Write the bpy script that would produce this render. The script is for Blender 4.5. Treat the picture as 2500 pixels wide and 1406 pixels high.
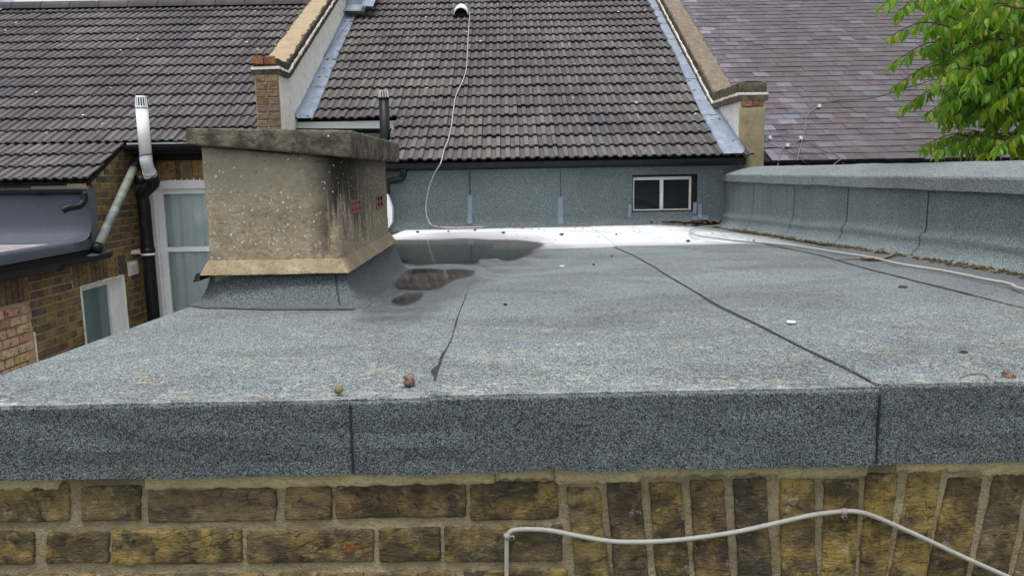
import bpy, math, random
from mathutils import Vector, Matrix, noise, Euler
random.seed(11)
R = math.radians
sin, cos, tan = math.sin, math.cos, math.tan
V = Vector
SC = bpy.context.scene
COL = SC.collection
for o in list(bpy.data.objects):
    bpy.data.objects.remove(o)
ZC = 3.1                                   # camera height above the yard

# ------------------------------------------------------------------ camera
YAW, PIT, ROL, FPX = R(0.35), R(8.55), R(-1.0), 1880.0
FW = V((sin(YAW) * cos(PIT), cos(YAW) * cos(PIT), -sin(PIT)))
_rt = V((cos(YAW), -sin(YAW), 0))
_up = _rt.cross(FW)
RT = _rt * cos(ROL) + _up * sin(ROL)
UP = -_rt * sin(ROL) + _up * cos(ROL)
cd = bpy.data.cameras.new('camera')
cam = bpy.data.objects.new('camera', cd)
COL.objects.link(cam)
mw = Matrix((RT, UP, -FW)).transposed().to_4x4()
mw.translation = (0, 0, ZC)
cam.matrix_world = mw
cd.sensor_width = 36
cd.lens = 36 * FPX / 2500
cd.clip_start = 0.02
cd.clip_end = 600
SC.camera = cam

# ------------------------------------------------------------------ world, sun, exposure
SUN_EL, SUN_AZ = R(76), R(200)             # azimuth clockwise from +Y
W = bpy.data.worlds.new('World')
SC.world = W
W.use_nodes = True
wn = W.node_tree
wn.nodes.clear()
sky = wn.nodes.new('ShaderNodeTexSky')
sky.sky_type = 'NISHITA'
sky.sun_disc = False
sky.sun_elevation = SUN_EL
sky.sun_rotation = SUN_AZ
sky.air_density = 1.0
sky.dust_density = 4.0
sky.ozone_density = 1.0
hs = wn.nodes.new('ShaderNodeHueSaturation')
hs.inputs['Saturation'].default_value = 0.32
hs.inputs['Value'].default_value = 1.0
bg = wn.nodes.new('ShaderNodeBackground')
bg.inputs['Strength'].default_value = 0.15
wo = wn.nodes.new('ShaderNodeOutputWorld')
wn.links.new(sky.outputs[0], hs.inputs['Color'])
wn.links.new(hs.outputs[0], bg.inputs[0])
wn.links.new(bg.outputs[0], wo.inputs[0])
sl = bpy.data.lights.new('sun', 'SUN')
sl.energy = 1.0
sl.angle = R(25)
sl.color = (1.0, 0.97, 0.93)
so = bpy.data.objects.new('sun', sl)
COL.objects.link(so)
so.location = (0, 0, 12)
sd = V((sin(SUN_AZ) * cos(SUN_EL), cos(SUN_AZ) * cos(SUN_EL), sin(SUN_EL)))
so.rotation_euler = (-sd).to_track_quat('-Z', 'Y').to_euler()
vs = SC.view_settings
vs.view_transform = 'Standard'
vs.look = 'None'
vs.exposure = 0.65
vs.gamma = 1.0
vs.use_curve_mapping = False
SC.cycles.max_bounces = 6
SC.cycles.use_denoising = True
SC.cycles.denoising_input_passes = 'RGB_ALBEDO_NORMAL'
SC.cycles.denoising_prefilter = 'ACCURATE'
SC.cycles.sample_clamp_indirect = 4

# ------------------------------------------------------------------ pixel rays
def ray(px, py):
    return RT * ((px - 1250) / FPX) - UP * ((py - 703) / FPX) + FW
CAM = V((0, 0, ZC))
def PY(px, py, Y):
    d = ray(px, py); return CAM + d * (Y / d.y)
def PX(px, py, X):
    d = ray(px, py); return CAM + d * (X / d.x)
def PZ(px, py, Z):
    d = ray(px, py); return CAM + d * ((Z - ZC) / d.z)
def proj(p):
    q = p - CAM; d = q.dot(FW)
    return 1250 + FPX * q.dot(RT) / d, 703 - FPX * q.dot(UP) / d
YF = 1.30                                  # front of the felt fascia
ZF = PY(1250, 968, YF).z                   # top of the front edge
KR = 0.0275                                # fall of the flat roof
YW = 8.10                                  # felt clad wall behind the flat roof
def zplane(Y):
    return ZF - KR * (Y - YF)
def PR(px, py, off=0.0):                   # point on the flat roof
    d = ray(px, py)
    t = (ZF + KR * YF - ZC) / (d.z + KR * d.y)
    p = CAM + d * t
    return V((p.x, p.y, zroof(p.x, p.y) + off))
def PS(px, py, Y0, z0, pitch, off=0.0):    # point on a sloping plane through (Y0,z0)
    d = ray(px, py); k = tan(pitch)
    t = (z0 - k * Y0 - ZC) / (d.z - k * d.y)
    return CAM + d * t + V((0, -sin(pitch), cos(pitch))) * off

# ------------------------------------------------------------------ material helper
class N:
    def __init__(s, name):
        s.m = bpy.data.materials.new(name); s.m.use_nodes = True
        s.t = s.m.node_tree; s.t.nodes.clear()
        s.o = s.t.nodes.new('ShaderNodeOutputMaterial')
    def n(s, ty, **k):
        a = s.t.nodes.new('ShaderNode' + ty)
        for q, v in k.items(): setattr(a, q, v)
        return a
    def l(s, a, b):
        s.t.links.new(a, b)
    def put(s, sock, v):
        if isinstance(v, bpy.types.NodeSocket): s.l(v, sock)
        elif v is not None:
            if sock.type == 'RGBA' and not hasattr(v, '__len__'): v = (v, v, v, 1)
            elif sock.type == 'RGBA' and len(v) == 3: v = (*v, 1)
            sock.default_value = v
    def pos(s): return s.n('NewGeometry').outputs['Position']
    def obj(s): return s.n('TexCoord').outputs['Object']
    def rnd(s):
        a = s.n('ObjectInfo').outputs['Random']; b = s.n('NewGeometry').outputs['Random Per Island']
        return s.math('FRACT', s.math('ADD', a, b))
    def attr(s, nm): return s.n('Attribute', attribute_name=nm).outputs['Fac']
    def xyz(s, v):
        a = s.n('SeparateXYZ'); s.l(v, a.inputs[0]); return a.outputs
    def map(s, v, scale=(1, 1, 1), loc=(0, 0, 0), rot=(0, 0, 0)):
        a = s.n('Mapping'); s.l(v, a.inputs[0])
        a.inputs['Scale'].default_value = scale; a.inputs['Location'].default_value = loc; a.inputs['Rotation'].default_value = rot
        return a.outputs[0]
    def shift(s, v, f, k=37.0):
        a = s.n('VectorMath', operation='MULTIPLY_ADD'); s.l(f, a.inputs[0]); a.inputs[1].default_value = (k, k * .7, k * 1.3); s.l(v, a.inputs[2])
        return a.outputs[0]
    def noise(s, v, scale, detail=3, rough=.55, dist=0.0):
        a = s.n('TexNoise'); s.l(v, a.inputs['Vector']); a.inputs['Scale'].default_value = scale
        a.inputs['Detail'].default_value = detail; a.inputs['Roughness'].default_value = rough; a.inputs['Distortion'].default_value = dist
        return a.outputs['Fac']
    def vor(s, v, scale, out='Color', feature='F1', rand=1.0):
        a = s.n('TexVoronoi', feature=feature); s.l(v, a.inputs['Vector']); a.inputs['Scale'].default_value = scale; a.inputs['Randomness'].default_value = rand
        r = a.outputs[out]
        if out == 'Color': r = s.xyz(r)[0]
        return r
    def math(s, op, a, b=0.0, c=None):
        m = s.n('Math', operation=op); s.put(m.inputs[0], a); s.put(m.inputs[1], b)
        if c is not None: s.put(m.inputs[2], c)
        return m.outputs[0]
    def ss(s, x, a, b, lo=0.0, hi=1.0):     # clamped remap
        m = s.n('MapRange'); s.put(m.inputs[0], x); m.inputs[1].default_value = a; m.inputs[2].default_value = b
        m.inputs[3].default_value = lo; m.inputs[4].default_value = hi
        return m.outputs[0]
    def ramp(s, f, stops, interp='LINEAR'):
        a = s.n('ValToRGB'); s.put(a.inputs[0], f); e = a.color_ramp.elements; a.color_ramp.interpolation = interp
        while len(e) < len(stops): e.new(.5)
        for i, (p, c) in enumerate(stops):
            e[i].position = p; e[i].color = (*c, 1) if hasattr(c, '__len__') else (c, c, c, 1)
        return a.outputs[0]
    def mix(s, f, a, b, mode='MIX'):
        m = s.n('Mix', data_type='RGBA', blend_type=mode); s.put(m.inputs[0], f); s.put(m.inputs[6], a); s.put(m.inputs[7], b)
        return m.outputs[2]
    def bump(s, h, strength=.5, dist=.01, nrm=None):
        b = s.n('Bump'); s.put(b.inputs['Height'], h); b.inputs['Strength'].default_value = strength; b.inputs['Distance'].default_value = dist
        if nrm is not None: s.l(nrm, b.inputs['Normal'])
        return b.outputs[0]
    def out(s, col, rough=.8, nrm=None, spec=.3, metal=0.0, **k):
        p = s.n('BsdfPrincipled'); s.put(p.inputs['Base Color'], col); s.put(p.inputs['Roughness'], rough)
        s.put(p.inputs['Specular IOR Level'], spec); s.put(p.inputs['Metallic'], metal)
        if nrm is not None: s.l(nrm, p.inputs['Normal'])
        for q, v in k.items(): s.put(p.inputs[q.replace('_', ' ')], v)
        s.l(p.outputs[0], s.o.inputs[0]); s.p = p
        return s.m

def simple(name, col, rough=.5, var=.25, scale=6.0, spec=.3, dirt=None, metal=0.0, bump=0.0):
    a = N(name); p = a.pos()
    n1 = a.noise(p, scale, 5, .6)
    c2 = tuple(x * (1 - var) for x in col)
    c = a.mix(a.ss(n1, .35, .65), c2, col)
    if dirt:
        c = a.mix(a.ss(a.noise(p, scale * 2.7, 6, .65), .52, .7, 0, dirt[1]), c, dirt[0])
    nr = a.bump(a.noise(p, scale * 9, 4), .4, bump) if bump else None
    return a.out(c, a.ss(n1, .3, .7, rough * .8, min(1, rough * 1.2)), nr, spec, metal)

MT = {}
def felt_material(name, tint, dark, wet=False, white=False, stain=True, gs=430):
    a = N(name); p = a.pos(); x, y, z = a.xyz(p)
    g = a.vor(p, gs); g2 = a.noise(p, gs * .85, 2, .6)
    gr = a.math('ADD', a.math('MULTIPLY', g, .7), a.math('MULTIPLY', g2, .45))
    hi = tuple(min(1, t * 2.6) for t in tint)
    c = a.ramp(gr, [(.22, dark), (.36, tuple(t * .42 for t in tint)), (.56, tint), (.74, tuple(t * 1.5 for t in tint)), (.90, hi)])
    big = a.noise(p, 1.6, 5, .6); mid = a.noise(p, 9, 5, .62)
    c = a.mix(a.ss(big, .36, .62, 0, .7), c, a.mix(1.0, c, (.76, .75, .77), 'MULTIPLY'))
    if stain:
        pl = a.map(p, (.8, 1.35, 1))
        br = a.math('MULTIPLY', a.ss(a.noise(pl, 2.3, 6, .62, .6), .47, .62), a.ss(a.noise(p, 60, 3), .3, .55))
        sd_ = a.ss(a.math('ADD', x, a.math('MULTIPLY', big, 1.1)), 1.85, 2.45)
        br = a.math('MAXIMUM', br, sd_)
        c = a.mix(a.math('MULTIPLY', br, .8), c, a.mix(1.0, c, (.60, .53, .54), 'MULTIPLY'))
        # lichen spots towards the weathered front edge
        fr = a.ss(y, 1.35, 2.6, 1, .10)
        cl = a.ss(a.noise(p, 8, 4, .6), .44, .60)
        lm = a.math('MULTIPLY', a.ss(a.noise(p, 46, 5, .72, .4), .53, .62), cl)
        lm = a.math('MULTIPLY', lm, fr)
        lc = a.ramp(a.noise(p, 13, 2), [(.40, (.55, .56, .53)), (.50, (.45, .36, .16)), (.56, (.42, .33, .15)), (.62, (.62, .63, .60))])
        c = a.mix(a.math('MULTIPLY', lm, a.ss(a.noise(p, 260, 2), .36, .55, .2, .8)), c, lc)
        # pale crust and worn dark line along the very edge
        ee = a.math('MULTIPLY', a.ss(y, 1.31, 1.40, 1, 0), a.ss(a.noise(a.map(p, (.5, 1, 1)), 30, 5, .7), .48, .60))
        c = a.mix(a.math('MULTIPLY', ee, .28), c, (.52, .52, .52))
    rough = .9
    if white:
        n2 = a.noise(a.map(p, (1, .5, 1)), 3.2, 6, .65)
        yb = a.math('ADD', y, a.math('MULTIPLY', a.math('SUBTRACT', n2, .5), .14))
        xr = a.math('ADD', x, a.math('MULTIPLY', a.math('SUBTRACT', n2, .5), .9))
        wm = a.math('MULTIPLY', a.ss(xr, 1.45, 2.15, 1, 0), a.ss(yb, 7.92, 8.0, 1, 0))
        wm = a.math('MULTIPLY', wm, a.ss(a.math('ADD', y, a.math('MULTIPLY', x, -.0)), 4.80, 4.83))
        lf = a.ss(x, -.16, -.14, 5.35, 4.9)
        wm = a.math('MULTIPLY', wm, a.ss(a.math('SUBTRACT', yb, lf), -.1, .35, 0, 1))
        dirt = a.math('MAXIMUM', a.ss(a.noise(a.map(p, (1.2, .6, 1)), 6, 7, .7), .54, .74, 0, .6), a.ss(a.noise(a.map(p, (.5, .9, 1)), 2.2, 5, .6), .48, .68, 0, .45))
        wc = a.mix(dirt, (.64, .66, .68), (.27, .265, .25))
        c = a.mix(a.math('MULTIPLY', wm, .97), c, wc)
    if wet:
        w = None
        for (cx, cy, rx, ry) in WET:
            d = a.math('ADD', a.math('POWER', a.math('DIVIDE', a.math('SUBTRACT', x, cx), rx), 2.0), a.math('POWER', a.math('DIVIDE', a.math('SUBTRACT', y, cy), ry), 2.0))
            d = a.math('ADD', d, a.math('MULTIPLY', a.math('SUBTRACT', a.noise(p, 7, 4), .5), 1.2))
            q = a.ss(d, .55, 1.25, 1, 0)
            w = q if w is None else a.math('MAXIMUM', w, q)
        c = a.mix(a.math('MULTIPLY', w, .8), c, a.mix(1.0, c, (.66, .62, .63), 'MULTIPLY'))
        rough = a.ss(w, 0, 1, .9, .33)
    nr = a.bump(gr, .55, .0022)
    nr = a.bump(mid, .25, .012, nr)
    return a.out(c, rough, nr, .35)

# puddles: level spots on the flat roof   (px outlines)
PUD = [
 [(905, 590), (960, 584), (1060, 583), (1130, 580), (1200, 583), (1262, 584), (1310, 588), (1338, 594), (1330, 603), (1312, 610), (1300, 622), (1270, 634), (1240, 638), (1222, 630), (1196, 634), (1172, 634), (1166, 644), (1120, 646), (1060, 645), (1010, 649), (950, 642), (905, 640)],
 [(1005, 655), (1040, 654), (1090, 657), (1130, 656), (1163, 660), (1158, 668), (1120, 676), (1098, 686), (1076, 700), (1040, 705), (990, 704), (962, 700), (960, 690), (975, 676), (992, 664)],
 [(962, 727), (985, 718), (1010, 714), (1034, 714), (1030, 724), (1008, 736), (985, 743), (960, 740), (952, 734)],
]
PUDW = []
def _pl(px, py):
    d = ray(px, py); t = (ZF + KR * YF - ZC) / (d.z + KR * d.y); return CAM + d * t
for pg in PUD:
    q = [_pl(*p) for p in pg]
    xs = [p.x for p in q]; ys = [p.y for p in q]
    PUDW.append(((min(xs) + max(xs)) / 2, (min(ys) + max(ys)) / 2, (max(xs) - min(xs)) / 2, (max(ys) - min(ys)) / 2))
WET = [(c[0], c[1], c[2] * 1.35 + .04, c[3] * 1.25 + .06) for c in PUDW[1:]] + [(PUDW[0][0], PUDW[0][1], PUDW[0][2] * 1.15, PUDW[0][3] * 1.15), (-.33, 2.75, .16, .75)]
def sst(x):
    x = max(0, min(1, x)); return x * x * (3 - 2 * x)
def zroof(X, Y):
    z = zplane(Y)
    for (cx, cy, rx, ry) in PUDW:
        d = math.sqrt(((X - cx) / (rx + .02)) ** 2 + ((Y - cy) / (ry + .02)) ** 2)
        w = sst((1.75 - d) / .65) * sst((X + .56) / .1 if Y < 3.9 else 1)
        z += (zplane(cy) - z) * w - .003 * w
    z -= .035 * sst((X - 1.5) / .7) * sst((Y - 1.4) / .8)
    z += .006 * noise.noise((X * 1.1, Y * 1.1, 3)) * sst((Y - 1.35) / .5) * sst((YW - Y) / .5)
    return z

# ------------------------------------------------------------------ materials
MT['felt_roof'] = felt_material('felt_roof', (.150, .176, .178), (.018, .021, .024), wet=True)
MT['felt_back'] = felt_material('felt_back', (.150, .176, .178), (.018, .021, .024), wet=True, white=True)
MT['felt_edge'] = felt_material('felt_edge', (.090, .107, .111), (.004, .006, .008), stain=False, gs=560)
MT['felt_cope'] = felt_material('felt_cope', (.165, .19, .195), (.03, .035, .04), stain=False)
MT['felt_wall'] = felt_material('felt_wall', (.140, .172, .176), (.03, .036, .04), stain=False)

def brick_mat(name, cols, soot=.55, scale=1.0, mort=None, fine=True):
    a = N(name); r = a.rnd(); p = a.shift(a.pos(), r)
    c = a.ramp(r, [(i / len(cols), q) for i, q in enumerate(cols)], 'CONSTANT')
    n1 = a.noise(p, 17 * scale, 6, .66, .35); n2 = a.noise(a.map(p, (.7, 1, 1.3)), 46 * scale, 7, .7, .5); n3 = a.noise(a.map(p, (1, 1, 2.4)), 85 * scale, 4, .6)
    r2 = a.math('FRACT', a.math('MULTIPLY', r, 7.31))
    c = a.mix(a.ss(n1, .48, .66, 0, .6), c, a.mix(.5, c, (.33, .24, .09)))
    sm = a.ss(a.math('ADD', n1, a.math('MULTIPLY', a.math('SUBTRACT', r2, .5), .13)), .42, .61, soot, 0)
    c = a.mix(sm, c, (.055, .047, .037))
    c = a.mix(a.ss(n2, .36, .48, .85, 0), c, (.03, .026, .022))
    c = a.mix(a.ss(a.noise(a.shift(p, r, 13), 5.5 * scale, 3), .52, .66, 0, .45), c, (.17, .13, .09))
    c = a.mix(a.ss(n2, .58, .68, 0, .55), c, (.42, .32, .14))
    if fine:
        cr = a.vor(a.map(p, (.55, 1, 1.5)), 55 * scale, 'Distance', 'DISTANCE_TO_EDGE')
        crm = a.math('MULTIPLY', a.ss(cr, .0, .035, 1, 0), a.ss(a.noise(p, 20 * scale, 3), .45, .6))
        c = a.mix(crm, c, (.012, .01, .01))
        wl = a.ss(a.noise(a.shift(p, r, 91), 24 * scale, 7, .72), .60, .70)
        c = a.mix(a.math('MULTIPLY', wl, .55), c, (.45, .43, .38))
    h = a.math('ADD', a.math('MULTIPLY', n2, .7), a.math('MULTIPLY', n3, .45))
    return a.out(c, .88, a.bump(h, .9, .010 / scale), .2)
STOCK = [(.30, .215, .075), (.24, .17, .07), (.33, .225, .07), (.255, .19, .085), (.20, .145, .075), (.285, .21, .085), (.235, .15, .07), (.31, .22, .075)]
MT['brick'] = brick_mat('stock_brick', STOCK, .85)
FARB = [(0.275, 0.196, 0.087), (0.145, 0.096, 0.065), (0.348, 0.232, 0.087), (0.16, 0.123, 0.087), (0.196, 0.123, 0.084), (0.123, 0.093, 0.084), (0.239, 0.167, 0.08), (0.304, 0.225, 0.109)]
MT['brick_far'] = brick_mat('weathered_brick', FARB, .45, .5, fine=False)
MT['brick_pale'] = brick_mat('pale_brick', [(.66, .50, .32), (.62, .40, .30), (.68, .53, .36), (.56, .30, .23), (.62, .44, .34), (.62, .46, .22)], .0, .5, fine=False)
MT['brick_red'] = brick_mat('red_brick', [(.30, .11, .06), (.20, .10, .06), (.33, .15, .09)], .35, .5, fine=False)
MT['brick_pier'] = brick_mat('pier_brick', [(.26, .19, .13), (.30, .17, .12), (.22, .17, .125), (.27, .21, .145), (.19, .155, .12), (.28, .21, .15)], .3, .5, fine=False)
MT['brick_black'] = brick_mat('sooty_brick', [(.10, .085, .07), (.13, .105, .08), (.075, .066, .058)], .6, .5, fine=False)

def mortar_mat(name, col, dark=.45, scale=1.0):
    a = N(name); p = a.pos()
    n1 = a.noise(p, 7 * scale, 6, .6); n2 = a.noise(p, 120 * scale, 4, .65); n3 = a.noise(p, 420 * scale, 2)
    c = a.mix(a.ss(n1, .36, .64), tuple(q * .66 for q in col), col)
    c = a.mix(a.ss(a.noise(p, 23 * scale, 5, .7), .55, .72, 0, dark), c, (.20, .17, .085))
    c = a.mix(a.ss(n2, .34, .48, .6, 0), c, tuple(q * .42 for q in col))
    c = a.mix(a.ss(n3, .60, .72, 0, .35), c, tuple(min(1, q * 1.5) for q in col))
    return a.out(c, .92, a.bump(a.math('ADD', n2, a.math('MULTIPLY', n3, .6)), .95, .007), .15)
MT['mortar'] = mortar_mat('lime_mortar', (.44, .37, .235))
MT['mortar_cream'] = mortar_mat('cream_mortar', (.80, .66, .41), .25)
MT['mortar_far'] = mortar_mat('old_mortar', (.44, .36, .235), .3, .4)
MT['soot'] = simple('sooty_brick_face', (.10, .088, .07), .95, .55, 16, .1, ((.028, .025, .023), .8), bump=.012)
MT['soot_brown'] = simple('mossy_brick_face', (.16, .135, .095), .95, .5, 14, .1, ((.05, .045, .036), .85), bump=.012)
MT['pointing'] = simple('white_pointing', (.80, .77, .70), .9, .12, 9, .15, ((.45, .42, .36), .5), bump=.006)
MT['mortar_pale'] = mortar_mat('pale_mortar', (.56, .40, .23), .2, .4)
MT['render_white'] = simple('white_render', (.84, .815, .74), .9, .14, 5, .15, ((.33, .31, .26), .55), bump=.004)
MT['render_buff'] = simple('buff_render', (.35, .29, .18), .9, .25, 8, .15, ((.16, .14, .10), .6), bump=.006)
MT['coping_buff'] = simple('buff_coping', (.40, .315, .21), .92, .22, 10, .15, ((.27, .205, .135), .7), bump=.014)
MT['coping_brown'] = simple('brown_coping', (.235, .192, .148), .92, .35, 11, .15, ((.085, .078, .066), .9), bump=.016)
MT['upvc'] = simple('white_upvc', (.86, .87, .88), .28, .04, 3, .5)
MT['white_paint'] = simple('flaking_white_paint', (.74, .73, .72), .6, .06, 14, .3, ((.30, .26, .23), .7), bump=.003)
MT['black_plastic'] = simple('black_plastic', (.011, .012, .016), .42, .25, 6, .22, ((.05, .05, .05), .3))
MT['black_timber'] = simple('black_timber', (.02, .018, .017), .8, .3, 20, .2, ((.10, .065, .045), .5))
MT['grey_pvc'] = simple('grey_plastic', (.62, .65, .68), .35, .08, 5, .5, ((.36, .36, .36), .3))
MT['grp'] = simple('grey_fibreglass', (.09, .104, .13), .55, .14, 3, .3, ((.12, .135, .16), .5), bump=.002)
MT['grp_dirt'] = simple('dirty_fibreglass', (.34, .31, .31), .5, .25, 4, .4, ((.55, .53, .53), .6), bump=.003)
MT['lead'] = simple('lead_sheet', (.25, .30, .38), .42, .3, 7, .45, ((.42, .47, .52), .5), bump=.004)
MT['sealant'] = simple('blue_grey_sealant', (.22, .275, .34), .6, .12, 12, .3)
MT['bitumen'] = simple('bitumen', (.030, .026, .03), .55, .4, 30, .4, ((.085, .06, .07), .6), bump=.004)
MT['cable_grey'] = simple('grey_cable', (.40, .39, .365), .55, .12, 30, .35, ((.22, .21, .19), .5))
MT['cable_mid'] = simple('weathered_cable', (.21, .205, .20), .6, .15, 30)
MT['cable_dark'] = simple('dark_cable', (.05, .048, .047), .6, .2, 20)
MT['clip'] = simple('pink_grey_clip', (.42, .33, .32), .5, .15, 60)
MT['terracotta'] = simple('terracotta', (.33, .135, .105), .8, .2, 25, .2, ((.22, .09, .07), .5), bump=.003)
MT['rust'] = simple('rust_stain', (.34, .15, .06), .95, .5, 150, .1, ((.10, .05, .03), .9), bump=.006)
MT['hole'] = simple('dark_opening', (.012, .010, .010), .9, .2, 10, .1)
MT['vent_white'] = simple('cream_plastic', (.70, .67, .60), .5, .08, 20, .3)
MT['bark'] = simple('bark', (.10, .078, .055), .9, .4, 25, .15, bump=.02)
MT['stick'] = simple('dry_stick', (.22, .18, .135), .9, .3, 50, .15)
MT['stone_brown'] = simple('brown_stone', (.24, .155, .12), .95, .5, 90, .15, ((.42, .36, .30), .7), bump=.01)
MT['stone_olive'] = simple('olive_pebble', (.235, .195, .095), .8, .25, 60, .2, bump=.004)
MT['stone_dark'] = simple('dark_clod', (.075, .062, .05), .95, .4, 90, .1, bump=.01)
MT['moss'] = simple('moss', (.075, .07, .03), .95, .5, 60, .1, ((.12, .085, .045), .7), bump=.02)
MT['dead_leaf'] = simple('dead_leaf', (.20, .115, .055), .85, .5, 40, .15)
MT['white_flake'] = simple('white_flake', (.82, .82, .80), .8, .1, 30, .2)
MT['yard'] = simple('yard_concrete', (.42, .41, .385), .95, .2, 3, .15, ((.28, .27, .25), .6), bump=.01)
MT['grass'] = simple('lawn', (.06, .09, .025), .95, .5, 3, .1, bump=.03)
MT['curtain'] = simple('pale_curtain', (.86, .90, .92), .9, .06, 8, .1)

def concrete_mat(name, base, dark, speck, streak):
    a = N(name); p = a.pos(); x, y, z = a.xyz(p)
    n1 = a.noise(p, 6, 6, .65); n2 = a.noise(p, 70, 5, .7); n3 = a.noise(p, 22, 6, .66)
    c = a.mix(a.ss(n1, .36, .66), tuple(q * .62 for q in base), base)
    c = a.mix(a.ss(n3, .42, .60, 0, .75), c, dark)
    c = a.mix(a.ss(n2, .34, .46, .7, 0), c, tuple(q * .35 for q in base))
    c = a.mix(a.ss(n2, .58, .70, 0, .45), c, tuple(min(1, q * 1.55) for q in base))
    if streak:
        # washed clean pale area high on the front, soot streaks running down the near corner of the flank
        top = a.math('MULTIPLY', a.ss(z, ZC - .14, ZC + .05), a.ss(a.noise(p, 4.5, 4), .3, .6))
        c = a.mix(a.math('MULTIPLY', top, .5), c, (.47, .44, .37))
        sv = a.noise(a.map(p, (9, 9, .9)), 3.2, 5, .62)
        edge = a.math('MULTIPLY', a.ss(x, -.66, -.565), 1.0)
        ex = a.ss(y, 2.75, 3.3, 1.0, .45)
        sh = a.math('ADD', a.math('MULTIPLY', sv, 1.25), a.math('MULTIPLY', a.math('SUBTRACT', z, ZC - .10), 1.5))
        st = a.math('MULTIPLY', a.math('MULTIPLY', a.ss(sh, .48, .62), edge), ex)
        c = a.mix(a.math('MULTIPLY', st, .93), c, (.022, .021, .02))
        gm = a.math('MULTIPLY', a.math('MULTIPLY', a.ss(sv, .52, .66), a.ss(x, -.58, -.56)), a.ss(z, ZC - .05, ZC - .2))
        c = a.mix(a.math('MULTIPLY', gm, .45), c, (.23, .20, .06))
    if speck:
        pj = a.shift(p, a.noise(p, 9, 2), .05)
        d = a.vor(pj, 78, 'Distance'); k = a.vor(pj, 78)
        dens = a.ss(a.noise(p, 7, 4), .36, .62, *((.72, .30) if streak else (.97, .85)))
        if streak: dens = a.math('ADD', dens, a.ss(z, ZC - .16, ZC + .03, 0, .25))
        m = a.math('MULTIPLY', a.ss(a.math('ADD', d, a.math('MULTIPLY', a.noise(p, 160, 2), .3)), .34, .44, 1, 0), a.math('GREATER_THAN', k, dens))
        c = a.mix(a.math('MULTIPLY', m, .9), c, a.ramp(a.vor(pj, 78, 'Color', 'F1'), [(.35, (.55, .52, .46)), (.55, (.70, .68, .64)), (.75, (.45, .41, .34)), (.85, (.82, .81, .78)), (.95, (.16, .13, .10))], 'CONSTANT'))
    h = a.math('ADD', n2, a.math('MULTIPLY', n3, .6))
    return a.out(c, .93, a.bump(h, .9, .009), .15)
MT['shaft'] = concrete_mat('pebbly_render', (.49, .42, .30), (.30, .24, .155), True, True)
MT['slab'] = concrete_mat('lichened_concrete', (.21, .187, .14), (.034, .031, .027), True, False)
MT['drip'] = concrete_mat('buff_mortar_fillet', (.46, .385, .265), (.30, .235, .14), False, False)

def tile_mat():
    a = N('concrete_tile'); r = a.rnd(); p = a.shift(a.pos(), r, 5)
    c = a.ramp(r, [(0, (0.15, 0.142, 0.139)), (0.18, (0.169, 0.159, 0.154)), (0.36, (0.14, 0.134, 0.134)), (0.52, (0.159, 0.152, 0.149)), (0.68, (0.183, 0.171, 0.165)), (0.8, (0.145, 0.141, 0.142)), (0.92, (0.133, 0.13, 0.135))], 'CONSTANT')
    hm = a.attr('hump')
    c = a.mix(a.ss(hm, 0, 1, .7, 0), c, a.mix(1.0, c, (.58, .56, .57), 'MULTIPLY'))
    n1 = a.noise(p, 6, 5, .65); n2 = a.noise(p, 130, 4, .7); n0 = a.noise(a.pos(), .75, 4, .6)
    c = a.mix(a.ss(n1, .35, .65, .45, 0), c, a.mix(1.0, c, (.6, .58, .58), 'MULTIPLY'))
    c = a.mix(a.ss(n0, .38, .60, .6, 0), c, a.mix(1.0, c, (.62, .62, .68), 'MULTIPLY'))
    c = a.mix(a.ss(a.noise(a.map(a.pos(), (2.6, .35, .35)), 1.6, 4, .6), .44, .64, .45, 0), c, a.mix(1.0, c, (.68, .66, .66), 'MULTIPLY'))
    c = a.mix(a.ss(n2, .58, .7, 0, .3), c, (.36, .33, .30))
    d = a.vor(a.pos(), 9.5, 'Distance'); k = a.vor(a.pos(), 9.5)
    m = a.math('MULTIPLY', a.ss(a.math('ADD', d, a.math('MULTIPLY', a.noise(a.pos(), 60, 3), .3)), .27, .33, 1, 0), a.math('GREATER_THAN', k, .935))
    c = a.mix(m, c, a.ramp(k, [(.91, (.68, .69, .68)), (.975, (.30, .215, .075)), (.988, (.55, .55, .52))], 'CONSTANT'))
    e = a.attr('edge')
    c = a.mix(a.math('MULTIPLY', e, .85), c, (.038, .035, .033))  # tail edges near black: shadow under each course put into the colour, with dirt
    return a.out(c, .88, a.bump(n2, .5, .004), .2)
MT['tile'] = tile_mat()
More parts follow.
